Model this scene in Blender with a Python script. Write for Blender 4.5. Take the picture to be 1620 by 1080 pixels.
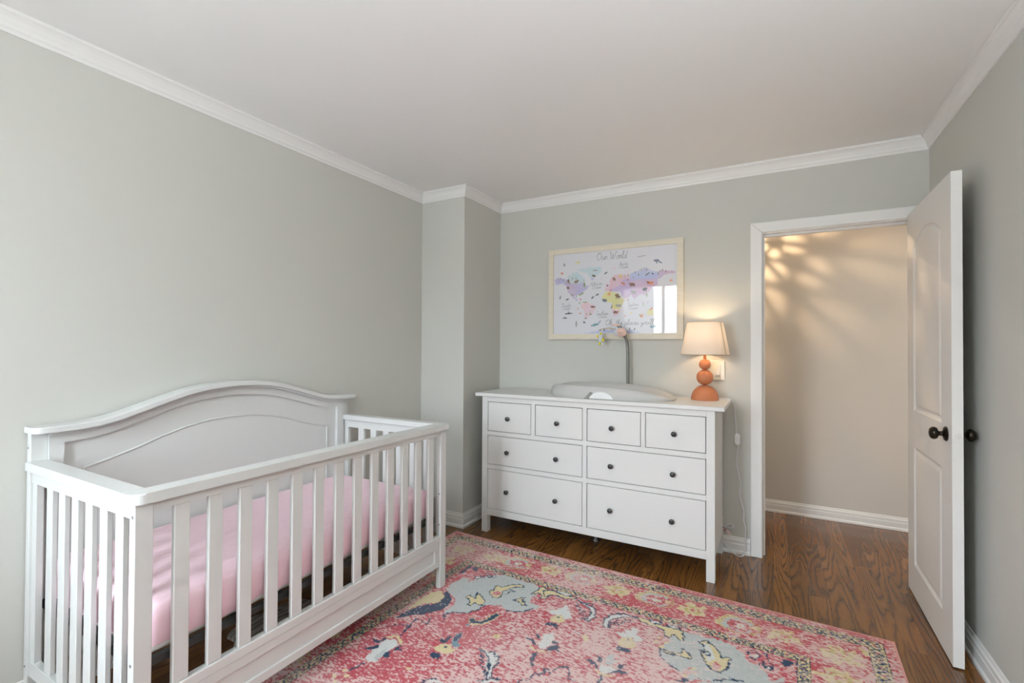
import bpy, bmesh, math, random
import numpy as np
from mathutils import Vector, Matrix
C = bpy.context.scene.collection
for o in list(bpy.data.objects): bpy.data.objects.remove(o)
random.seed(4)

# ---------------- camera ----------------
cam_d = bpy.data.cameras.new('camera'); cam = bpy.data.objects.new('camera', cam_d); C.objects.link(cam)
cam_d.sensor_fit = 'HORIZONTAL'; cam_d.sensor_width = 36; cam_d.lens = 36*749.94/1620
cam_d.clip_start = 0.05; cam_d.clip_end = 60
FW = Vector((-0.48287461, 0.87561337, 0.01154721)); RT = Vector((0.87568921, 0.48284336, 0.00554166)); UP = Vector((7.23144785e-04, -1.27876954e-02, 9.99917973e-01))
m = Matrix((RT, UP, -FW)).transposed().to_4x4(); m.translation = Vector((0, 0, 1.2797)); cam.matrix_world = m
bpy.context.scene.camera = cam
# ---------------- world, lights, exposure ----------------
sc = bpy.context.scene
sc.view_settings.view_transform = 'Standard'; sc.view_settings.look = 'None'; sc.view_settings.gamma = 1
sc.view_settings.use_curve_mapping = False
sc.view_settings.exposure = 0.24
w = bpy.data.worlds.new('world'); sc.world = w; w.use_nodes = True
nt = w.node_tree; bg = nt.nodes['Background']
bg.inputs['Strength'].default_value = 30.0
_tc = nt.nodes.new('ShaderNodeTexCoord'); _sp = nt.nodes.new('ShaderNodeSeparateXYZ'); _cr = nt.nodes.new('ShaderNodeValToRGB')   # pale sky above, sunlit ground below
_mr = nt.nodes.new('ShaderNodeMapRange'); _mr.inputs['From Min'].default_value = -1
nt.links.new(_tc.outputs['Generated'], _sp.inputs[0]); nt.links.new(_sp.outputs[2], _mr.inputs['Value']); nt.links.new(_mr.outputs['Result'], _cr.inputs['Fac']); nt.links.new(_cr.outputs['Color'], bg.inputs['Color'])
_e = _cr.color_ramp.elements; _b = _e.new(.535); _b.color = (.42, .43, .42, 1); _e[0].position = .49; _e[0].color = (.27, .30, .32, 1); _e[2].position = .556; _e[2].color = (.72, .82, .92, 1)
def area(name, loc, rot, sx, sy, power, col, portal=False):
    l = bpy.data.lights.new(name, 'AREA'); l.shape = 'RECTANGLE'; l.size = sx; l.size_y = sy; l.energy = power; l.color = col
    o = bpy.data.objects.new(name, l); C.objects.link(o); o.location = loc; o.rotation_euler = rot
    if portal: l.cycles.is_portal = True
    return o
def point(name, loc, power, col, r=0.03):
    l = bpy.data.lights.new(name, 'POINT'); l.energy = power; l.color = col; l.shadow_soft_size = r
    o = bpy.data.objects.new(name, l); C.objects.link(o); o.location = loc; return o
WX0, WX1, WZ0, WZ1, WY = -2.20, -1.02, 0.70, 2.30, -1.05     # window opening in the wall behind the camera
area('daylight_portal', ((WX0+WX1)/2, WY-0.13, (WZ0+WZ1)/2), (math.radians(90), 0, 0), WX1-WX0, WZ1-WZ0, 1, (1, 1, 1), True)

# added fill light out of view, lifts the ceiling and walls
FILL_LOC = (0.46, 0.02, 1.815)
point('uplight_fill', FILL_LOC, 98, (0.90, 0.965, 1.0), .05)
# added fill light at the hallway's right end, brightens the hall
area('hallway_fill', (1.75, 3.85, 1.35), (0, math.radians(90), 0), 1.9, 0.75, 8, (1.0, 0.93, 0.86))

# ---------------- helpers ----------------
def root_of(parent):
    v = Vector((0, 0, 0)); p = parent
    while p: v = v+p.location; p = p.parent
    return v
def tag(o, label=None, cat=None, group=None, kind=None):
    for k, v in (('label', label), ('category', cat), ('group', group), ('kind', kind)):
        if v: o[k] = v
    return o
def thing(name, loc, label, cat, group=None):
    o = bpy.data.objects.new(name, None); C.objects.link(o); o.location = loc; o.empty_display_size = .1
    return tag(o, label, cat, group)
def obj(name, bm, mats, parent=None, smooth=False, local=False):
    bmesh.ops.recalc_face_normals(bm, faces=bm.faces[:])
    me = bpy.data.meshes.new(name)
    if parent is not None and not local:
        bmesh.ops.translate(bm, verts=bm.verts[:], vec=-root_of(parent))
    if smooth:
        for f in bm.faces: f.smooth = True
        for e in bm.edges:
            if len(e.link_faces) == 2 and e.calc_face_angle(0) > math.radians(38): e.smooth = False
    bm.to_mesh(me); bm.free()
    for mt in (mats if isinstance(mats, (list, tuple)) else [mats]): me.materials.append(mt)
    o = bpy.data.objects.new(name, me); C.objects.link(o)
    if parent is not None: o.parent = parent
    return o
def box(bm, x0, x1, y0, y1, z0, z1, bev=0.0, seg=1):
    vs = [bm.verts.new((x, y, z)) for z in (z0, z1) for y in (y0, y1) for x in (x0, x1)]
    fs = [bm.faces.new([vs[i] for i in q]) for q in ((0, 2, 3, 1), (4, 5, 7, 6), (0, 1, 5, 4), (2, 6, 7, 3), (0, 4, 6, 2), (1, 3, 7, 5))]
    if bev:
        es = list({e for f in fs for e in f.edges})
        bmesh.ops.bevel(bm, geom=es, offset=bev, segments=seg, affect='EDGES', profile=.5)
def bx(*a, **k):
    bm = bmesh.new(); box(bm, *a, **k); return bm
def spline(pts, n=8, closed=False):
    P = [Vector(p) for p in pts]; out = []; N = len(P)
    for i in range(N if closed else N-1):
        if closed: a, b, c, d = P[(i-1) % N], P[i], P[(i+1) % N], P[(i+2) % N]
        else: a, b, c, d = P[max(i-1, 0)], P[i], P[i+1], P[min(i+2, N-1)]
        for k in range(n):
            t = k/n
            out.append(0.5*((2*b)+(c-a)*t+(2*a-5*b+4*c-d)*t*t+(3*b-a-3*c+d)*t**3))
    if not closed: out.append(P[-1])
    return out
def tube(bm, path, r, seg=8, cap=True):
    P = [Vector(p) for p in path]; rings = []
    up = Vector((0.13, 0.2, 1)).normalized()
    for i, p in enumerate(P):
        d = (P[min(i+1, len(P)-1)]-P[max(i-1, 0)]).normalized()
        a = d.cross(up)
        if a.length < 1e-3: a = d.cross(Vector((1, 0, 0)))
        a.normalize(); b = d.cross(a).normalized()
        up = -d.cross(a).normalized() if False else a.cross(d).normalized()
        rr = r[i] if isinstance(r, (list, tuple)) else r
        rings.append([bm.verts.new(p+rr*(math.cos(2*math.pi*k/seg)*a+math.sin(2*math.pi*k/seg)*b)) for k in range(seg)])
    for A, B in zip(rings, rings[1:]):
        for k in range(seg): bm.faces.new((A[k], A[(k+1) % seg], B[(k+1) % seg], B[k]))
    if cap: bm.faces.new(rings[0][::-1]); bm.faces.new(rings[-1])
def lathe(bm, prof, cen, axis='z', seg=32, sx=1, sy=1):
    cen = Vector(cen); rings = []
    def place(a, b, h):
        if axis == 'z': return cen+Vector((a*sx, b*sy, h))
        if axis == 'x': return cen+Vector((h, a, b))
        return cen+Vector((a, h, b))
    for r, h in prof:
        if r < 1e-6: rings.append([bm.verts.new(place(0, 0, h))])
        else: rings.append([bm.verts.new(place(r*math.cos(2*math.pi*k/seg), r*math.sin(2*math.pi*k/seg), h)) for k in range(seg)])
    for A, B in zip(rings, rings[1:]):
        for k in range(seg):
            a = [A[k % len(A)], A[(k+1) % len(A)], B[(k+1) % len(B)], B[k % len(B)]]
            q = list(dict.fromkeys(a))
            if len(q) > 2: bm.faces.new(q)
    if len(rings[0]) > 1: bm.faces.new(rings[0][::-1])
    if len(rings[-1]) > 1: bm.faces.new(rings[-1])
def ball(bm, c, rx, ry, rz, seg=20, rings=12, rot=None):
    res = bmesh.ops.create_uvsphere(bm, u_segments=seg, v_segments=rings, radius=1)
    M = Matrix.Translation(c) @ (rot.to_4x4() if rot else Matrix.Identity(4)) @ Matrix.Diagonal((rx, ry, rz, 1))
    bmesh.ops.transform(bm, matrix=M, verts=res['verts'])
def loft(bm, loops, close=True, caps=False):
    R_ = [[bm.verts.new(p) for p in L] for L in loops]
    n = len(R_[0])
    for A, B in zip(R_, R_[1:]):
        for k in range(n if close else n-1): bm.faces.new((A[k], A[(k+1) % n], B[(k+1) % n], B[k]))
    if caps: bm.faces.new(R_[0][::-1]); bm.faces.new(R_[-1])
    return R_

# ---------------- materials ----------------
def mat(name, col, rough=.5, coat=0, metal=0, bump=0, bscale=100, spec=.5, sheen=0):
    m = bpy.data.materials.new(name); m.use_nodes = True; n = m.node_tree.nodes; L = m.node_tree.links; p = n['Principled BSDF']
    c = tuple(col)+(1,) if len(col) == 3 else col
    p.inputs['Base Color'].default_value = c; p.inputs['Roughness'].default_value = rough; p.inputs['Metallic'].default_value = metal
    p.inputs['Coat Weight'].default_value = coat; p.inputs['Specular IOR Level'].default_value = spec
    if sheen: p.inputs['Sheen Weight'].default_value = sheen
    tc = n.new('ShaderNodeTexCoord')
    nz = n.new('ShaderNodeTexNoise'); nz.inputs['Scale'].default_value = bscale; nz.inputs['Detail'].default_value = 3
    L.new(tc.outputs['Object'], nz.inputs['Vector'])
    if bump:
        b = n.new('ShaderNodeBump'); b.inputs['Strength'].default_value = bump; b.inputs['Distance'].default_value = .001
        L.new(nz.outputs['Fac'], b.inputs['Height']); L.new(b.outputs['Normal'], p.inputs['Normal'])
    # slight roughness variation keeps the finish from looking like plastic
    mr = n.new('ShaderNodeMapRange'); mr.inputs['To Min'].default_value = max(rough-.04, 0); mr.inputs['To Max'].default_value = min(rough+.04, 1)
    nz2 = n.new('ShaderNodeTexNoise'); nz2.inputs['Scale'].default_value = 6
    L.new(tc.outputs['Object'], nz2.inputs['Vector']); L.new(nz2.outputs['Fac'], mr.inputs['Value']); L.new(mr.outputs['Result'], p.inputs['Roughness'])
    return m
def srgb(r, g, b):
    f = lambda c: (c/255/12.92) if c/255 <= .04045 else ((c/255+.055)/1.055)**2.4
    return (f(r), f(g), f(b))
M = {}
M['wall'] = mat('wall_paint', srgb(205, 204, 197), .75, bump=.25, bscale=160)
M['ceil'] = mat('ceiling_paint', srgb(246, 246, 244), .85, bump=.1, bscale=120)
M['trim'] = mat('trim_paint', srgb(236, 235, 232), .38, coat=.1)
M['hallwall'] = mat('hall_wall_paint', srgb(213, 207, 198), .75, bump=.25, bscale=160)
M['door'] = mat('door_paint', srgb(236, 234, 230), .42, bump=.12, bscale=60)
M['crib'] = mat('crib_white_lacquer', srgb(216, 217, 214), .35, coat=.15)
M['dresser'] = mat('dresser_white_stain', srgb(226, 225, 222), .40, bump=.05, bscale=40)
M['dark'] = mat('dark_gap', srgb(40, 38, 36), .8)
M['bronze'] = mat('oil_rubbed_bronze', srgb(52, 46, 38), .28, metal=.85, bump=.1, bscale=90)
M['knob'] = mat('dark_grey_knob', srgb(66, 68, 68), .3, metal=.4)
M['steel'] = mat('zinc_screw', srgb(150, 150, 150), .3, metal=.9)
M['bedmetal'] = mat('dark_bed_support', srgb(60, 62, 60), .5, metal=.3)
M['mattress'] = mat('mattress_ticking', srgb(222, 222, 216), .9)
M['terracotta'] = mat('terracotta', srgb(196, 122, 82), .6, bump=.15, bscale=200)
M['plasticwhite'] = mat('white_plastic', srgb(240, 240, 240), .35)
M['plastictrans'] = mat('cord_white', srgb(226, 226, 230), .4)
M['padgrey'] = mat('grey_foam_pad', srgb(196, 194, 190), .55, bump=.15, bscale=220)
M['tabgrey'] = mat('grey_tab', srgb(140, 140, 136), .5)
M['switchplate'] = mat('switch_plastic', srgb(240, 236, 224), .35)
M['pole'] = mat('pole_grey', srgb(125, 125, 120), .35, metal=.6)
M['pink'] = mat('plush_pink', srgb(240, 205, 190), .95, bump=.3, bscale=300, sheen=.3)
M['plushwhite'] = mat('plush_pale_grey', srgb(215, 218, 222), .95, bump=.3, bscale=300, sheen=.3)
M['yellow'] = mat('plush_yellow', srgb(235, 220, 40), .9)
M['wire'] = mat('beige_cord', srgb(190, 175, 145), .7)
M['leaf'] = mat('dark_green_felt', srgb(75, 85, 75), .9)
M['tagpink'] = mat('pale_pink_tag', srgb(235, 200, 195), .7)
M['tagred'] = mat('tag_terracotta', srgb(190, 120, 100), .7)
M['ink'] = mat('stitched_face', srgb(90, 60, 55), .8)
M['blanket'] = None

def wood_frame():
    m = mat('whitewashed_wood', srgb(232, 222, 200), .55); n = m.node_tree.nodes; L = m.node_tree.links; p = n['Principled BSDF']
    tc = n.new('ShaderNodeTexCoord'); mp = n.new('ShaderNodeMapping'); mp.inputs['Scale'].default_value = (6, 20, 60)
    nz = n.new('ShaderNodeTexNoise'); nz.inputs['Scale'].default_value = 2.5; nz.inputs['Detail'].default_value = 5
    cr = n.new('ShaderNodeValToRGB'); cr.color_ramp.elements[0].position = .3; cr.color_ramp.elements[1].position = .7
    cr.color_ramp.elements[0].color = srgb(222, 212, 192)+(1,); cr.color_ramp.elements[1].color = srgb(230, 222, 206)+(1,)
    L.new(tc.outputs['Object'], mp.inputs['Vector']); L.new(mp.outputs['Vector'], nz.inputs['Vector']); L.new(nz.outputs['Fac'], cr.inputs['Fac']); L.new(cr.outputs['Color'], p.inputs['Base Color'])
    return m
M['framewood'] = wood_frame()

def sheet_mat():
    m = mat('pink_sheet', srgb(240, 205, 214), .9, sheen=.25); n = m.node_tree.nodes; L = m.node_tree.links; p = n['Principled BSDF']
    tc = n.new('ShaderNodeTexCoord'); mp = n.new('ShaderNodeMapping'); mp.inputs['Scale'].default_value = (9, 2.2, 4); mp.inputs['Rotation'].default_value = (0, 0, .12)
    nz = n.new('ShaderNodeTexNoise'); nz.inputs['Scale'].default_value = 1.6; nz.inputs['Detail'].default_value = 3; nz.inputs['Distortion'].default_value = .6
    b = n.new('ShaderNodeBump'); b.inputs['Strength'].default_value = .6; b.inputs['Distance'].default_value = .02
    L.new(tc.outputs['Object'], mp.inputs['Vector']); L.new(mp.outputs['Vector'], nz.inputs['Vector']); L.new(nz.outputs['Fac'], b.inputs['Height']); L.new(b.outputs['Normal'], p.inputs['Normal'])
    return m
M['sheet'] = sheet_mat()

def shade_mat():
    m = bpy.data.materials.new('lamp_shade_linen'); m.use_nodes = True; n = m.node_tree.nodes; L = m.node_tree.links
    n.remove(n['Principled BSDF']); out = n['Material Output']
    d = n.new('ShaderNodeBsdfDiffuse'); t = n.new('ShaderNodeBsdfTranslucent'); mx = n.new('ShaderNodeMixShader'); mx.inputs['Fac'].default_value = .15
    tc = n.new('ShaderNodeTexCoord'); nz = n.new('ShaderNodeTexNoise'); nz.inputs['Scale'].default_value = 250
    cr = n.new('ShaderNodeValToRGB'); cr.color_ramp.elements[0].color = srgb(226, 212, 198)+(1,); cr.color_ramp.elements[1].color = srgb(233, 221, 208)+(1,)
    L.new(tc.outputs['Object'], nz.inputs['Vector']); L.new(nz.outputs['Fac'], cr.inputs['Fac']); L.new(cr.outputs['Color'], d.inputs['Color']); L.new(cr.outputs['Color'], t.inputs['Color'])
    L.new(d.outputs[0], mx.inputs[1]); L.new(t.outputs[0], mx.inputs[2]); L.new(mx.outputs[0], out.inputs['Surface'])
    return m
M['shade'] = shade_mat()
def emit(name, col, s):
    m = bpy.data.materials.new(name); m.use_nodes = True; p = m.node_tree.nodes['Principled BSDF']
    p.inputs['Emission Color'].default_value = tuple(col)+(1,); p.inputs['Emission Strength'].default_value = s; p.inputs['Base Color'].default_value = (1, 1, 1, 1); return m
M['bulb'] = emit('warm_bulb', (1, .75, .45), 12)

def glass_mat():
    m = bpy.data.materials.new('window_glass'); m.use_nodes = True; n = m.node_tree.nodes; L = m.node_tree.links
    n.remove(n['Principled BSDF']); out = n['Material Output']
    t = n.new('ShaderNodeBsdfTransparent'); g = n.new('ShaderNodeBsdfGlossy'); g.inputs['Roughness'].default_value = 0
    f = n.new('ShaderNodeFresnel'); f.inputs['IOR'].default_value = 1.45; mx = n.new('ShaderNodeMixShader')
    L.new(f.outputs[0], mx.inputs['Fac']); L.new(t.outputs[0], mx.inputs[1]); L.new(g.outputs[0], mx.inputs[2]); L.new(mx.outputs[0], out.inputs['Surface'])
    return m
M['glass'] = glass_mat()
def curtain_mat():
    m = bpy.data.materials.new('sheer_curtain'); m.use_nodes = True; n = m.node_tree.nodes; L = m.node_tree.links
    n.remove(n['Principled BSDF']); out = n['Material Output']
    d = n.new('ShaderNodeBsdfDiffuse'); d.inputs['Color'].default_value = srgb(205, 203, 198)+(1,); t = n.new('ShaderNodeBsdfTranslucent'); t.inputs['Color'].default_value = srgb(205, 203, 198)+(1,)
    mx = n.new('ShaderNodeMixShader'); mx.inputs['Fac'].default_value = .6
    tr = n.new('ShaderNodeBsdfTransparent'); m2 = n.new('ShaderNodeMixShader'); m2.inputs['Fac'].default_value = .12
    L.new(d.outputs[0], mx.inputs[1]); L.new(t.outputs[0], mx.inputs[2]); L.new(mx.outputs[0], m2.inputs[1]); L.new(tr.outputs[0], m2.inputs[2]); L.new(m2.outputs[0], out.inputs['Surface'])
    return m
M['curtain'] = curtain_mat()

def floor_mat():
    m = bpy.data.materials.new('stained_oak_floor'); m.use_nodes = True; n = m.node_tree.nodes; L = m.node_tree.links; p = n['Principled BSDF']
    def math_(op, a, b=None, c=None):
        x = n.new('ShaderNodeMath'); x.operation = op
        for i, v in enumerate((a, b, c)):
            if v is None: continue
            if isinstance(v, (int, float)): x.inputs[i].default_value = v
            else: L.new(v, x.inputs[i])
        return x.outputs[0]
    tc = n.new('ShaderNodeTexCoord'); sp = n.new('ShaderNodeSeparateXYZ'); L.new(tc.outputs['Object'], sp.inputs[0]); X, Y = sp.outputs[0], sp.outputs[1]
    WID = 0.083; LEN = 1.15
    xi = math_('DIVIDE', X, WID); col = math_('FLOOR', xi); fx = math_('FRACT', xi)
    wn = n.new('ShaderNodeTexWhiteNoise'); wn.noise_dimensions = '1D'; L.new(col, wn.inputs['W'])
    yi = math_('ADD', math_('DIVIDE', Y, LEN), math_('MULTIPLY', wn.outputs['Value'], 7.3)); row = math_('FLOOR', yi); fy = math_('FRACT', yi)
    cb = n.new('ShaderNodeCombineXYZ'); L.new(col, cb.inputs[0]); L.new(row, cb.inputs[1])
    wn2 = n.new('ShaderNodeTexWhiteNoise'); wn2.noise_dimensions = '3D'; L.new(cb.outputs[0], wn2.inputs['Vector'])
    rnd = wn2.outputs['Value']; sc_ = n.new('ShaderNodeSeparateColor'); L.new(wn2.outputs['Color'], sc_.inputs[0])
    # cathedral grain: contour lines of a stretched noise, offset per board
    v = n.new('ShaderNodeCombineXYZ'); L.new(math_('ADD', math_('MULTIPLY', X, 7.5), math_('MULTIPLY', rnd, 60)), v.inputs[0]); L.new(math_('ADD', math_('MULTIPLY', Y, .62), math_('MULTIPLY', sc_.outputs[1], 40)), v.inputs[1])
    nz = n.new('ShaderNodeTexNoise'); nz.inputs['Scale'].default_value = 1; nz.inputs['Detail'].default_value = 1.2; nz.inputs['Roughness'].default_value = .35; L.new(v.outputs[0], nz.inputs['Vector'])
    v2 = n.new('ShaderNodeCombineXYZ'); L.new(math_('MULTIPLY', X, 60), v2.inputs[0]); L.new(math_('MULTIPLY', Y, 9), v2.inputs[1])
    nj = n.new('ShaderNodeTexNoise'); nj.inputs['Scale'].default_value = 1; nj.inputs['Detail'].default_value = 3; L.new(v2.outputs[0], nj.inputs['Vector'])
    ph = math_('ADD', math_('MULTIPLY', nz.outputs['Fac'], 19), math_('MULTIPLY', nj.outputs['Fac'], .7))
    ring = math_('FRACT', ph)
    tri = math_('ABSOLUTE', math_('SUBTRACT', math_('MULTIPLY', ring, 2), 1))
    pw = math_('POWER', tri, 2.2)
    v3 = n.new('ShaderNodeCombineXYZ'); L.new(math_('MULTIPLY', X, 420), v3.inputs[0]); L.new(math_('MULTIPLY', Y, 14), v3.inputs[1])
    nf = n.new('ShaderNodeTexNoise'); nf.inputs['Scale'].default_value = 1; nf.inputs['Detail'].default_value = 2; L.new(v3.outputs[0], nf.inputs['Vector'])
    fine = math_('MULTIPLY', math_('GREATER_THAN', nf.outputs['Fac'], .56), .22)
    fac = math_('MINIMUM', math_('ADD', math_('MULTIPLY', pw, .72), fine), 1)
    mx = n.new('ShaderNodeMix'); mx.data_type = 'RGBA'; L.new(fac, mx.inputs[0])
    tone = n.new('ShaderNodeValToRGB'); e = tone.color_ramp.elements; e[0].color = srgb(112, 71, 32)+(1,); e[1].color = srgb(150, 100, 50)+(1,)
    L.new(rnd, tone.inputs['Fac'])
    L.new(tone.outputs['Color'], mx.inputs[6]); mx.inputs[7].default_value = srgb(66, 43, 25)+(1,)
    # board seams
    ex = math_('MINIMUM', fx, math_('SUBTRACT', 1, fx)); ey = math_('MINIMUM', fy, math_('SUBTRACT', 1, fy))
    seam = math_('MAXIMUM', math_('LESS_THAN', ex, .010), math_('LESS_THAN', ey, .0009))
    m2 = n.new('ShaderNodeMix'); m2.data_type = 'RGBA'; L.new(math_('MULTIPLY', seam, .55), m2.inputs[0]); L.new(mx.outputs[2], m2.inputs[6]); m2.inputs[7].default_value = srgb(40, 24, 14)+(1,)
    L.new(m2.outputs[2], p.inputs['Base Color'])
    p.inputs['Roughness'].default_value = .24; p.inputs['Coat Weight'].default_value = .22; p.inputs['Coat Roughness'].default_value = .10
    b = n.new('ShaderNodeBump'); b.inputs['Strength'].default_value = .12; b.inputs['Distance'].default_value = .001; b.invert = True
    L.new(fac, b.inputs['Height']); L.new(b.outputs['Normal'], p.inputs['Normal'])
    return m
M['floor'] = floor_mat()
def blanket_mat():
    m = mat('grey_wavy_cloth', srgb(120, 115, 105), .9); n = m.node_tree.nodes; L = m.node_tree.links; p = n['Principled BSDF']
    tc = n.new('ShaderNodeTexCoord'); wv = n.new('ShaderNodeTexWave'); wv.inputs['Scale'].default_value = 9; wv.inputs['Distortion'].default_value = 7; wv.inputs['Detail'].default_value = 2; wv.inputs['Detail Scale'].default_value = .8
    cr = n.new('ShaderNodeValToRGB'); cr.color_ramp.elements[0].color = srgb(112, 104, 94)+(1,); cr.color_ramp.elements[1].color = srgb(158, 150, 138)+(1,); cr.color_ramp.elements[0].position = .1; cr.color_ramp.elements[1].position = .5
    L.new(tc.outputs['Object'], wv.inputs['Vector']); L.new(wv.outputs['Fac'], cr.inputs['Fac']); L.new(cr.outputs['Color'], p.inputs['Base Color']); return m
M['blanket'] = blanket_mat()
def attr_mat(name, rough, coat=0, bump=0, bscale=400):
    m = mat(name, (1, 1, 1), rough, bump=bump, bscale=bscale); n = m.node_tree.nodes; L = m.node_tree.links; p = n['Principled BSDF']
    a = n.new('ShaderNodeVertexColor'); a.layer_name = 'Col'; L.new(a.outputs['Color'], p.inputs['Base Color'])
    if coat: p.inputs['Coat Weight'].default_value = coat; p.inputs['Coat Roughness'].default_value = 0.0
    return m
M['rug'] = attr_mat('woven_rug_pile', .95, bump=.6, bscale=350); M['rug'].node_tree.nodes['Principled BSDF'].inputs['Specular IOR Level'].default_value = .15
M['print'] = attr_mat('printed_map_behind_glass', .6, coat=1)
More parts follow.
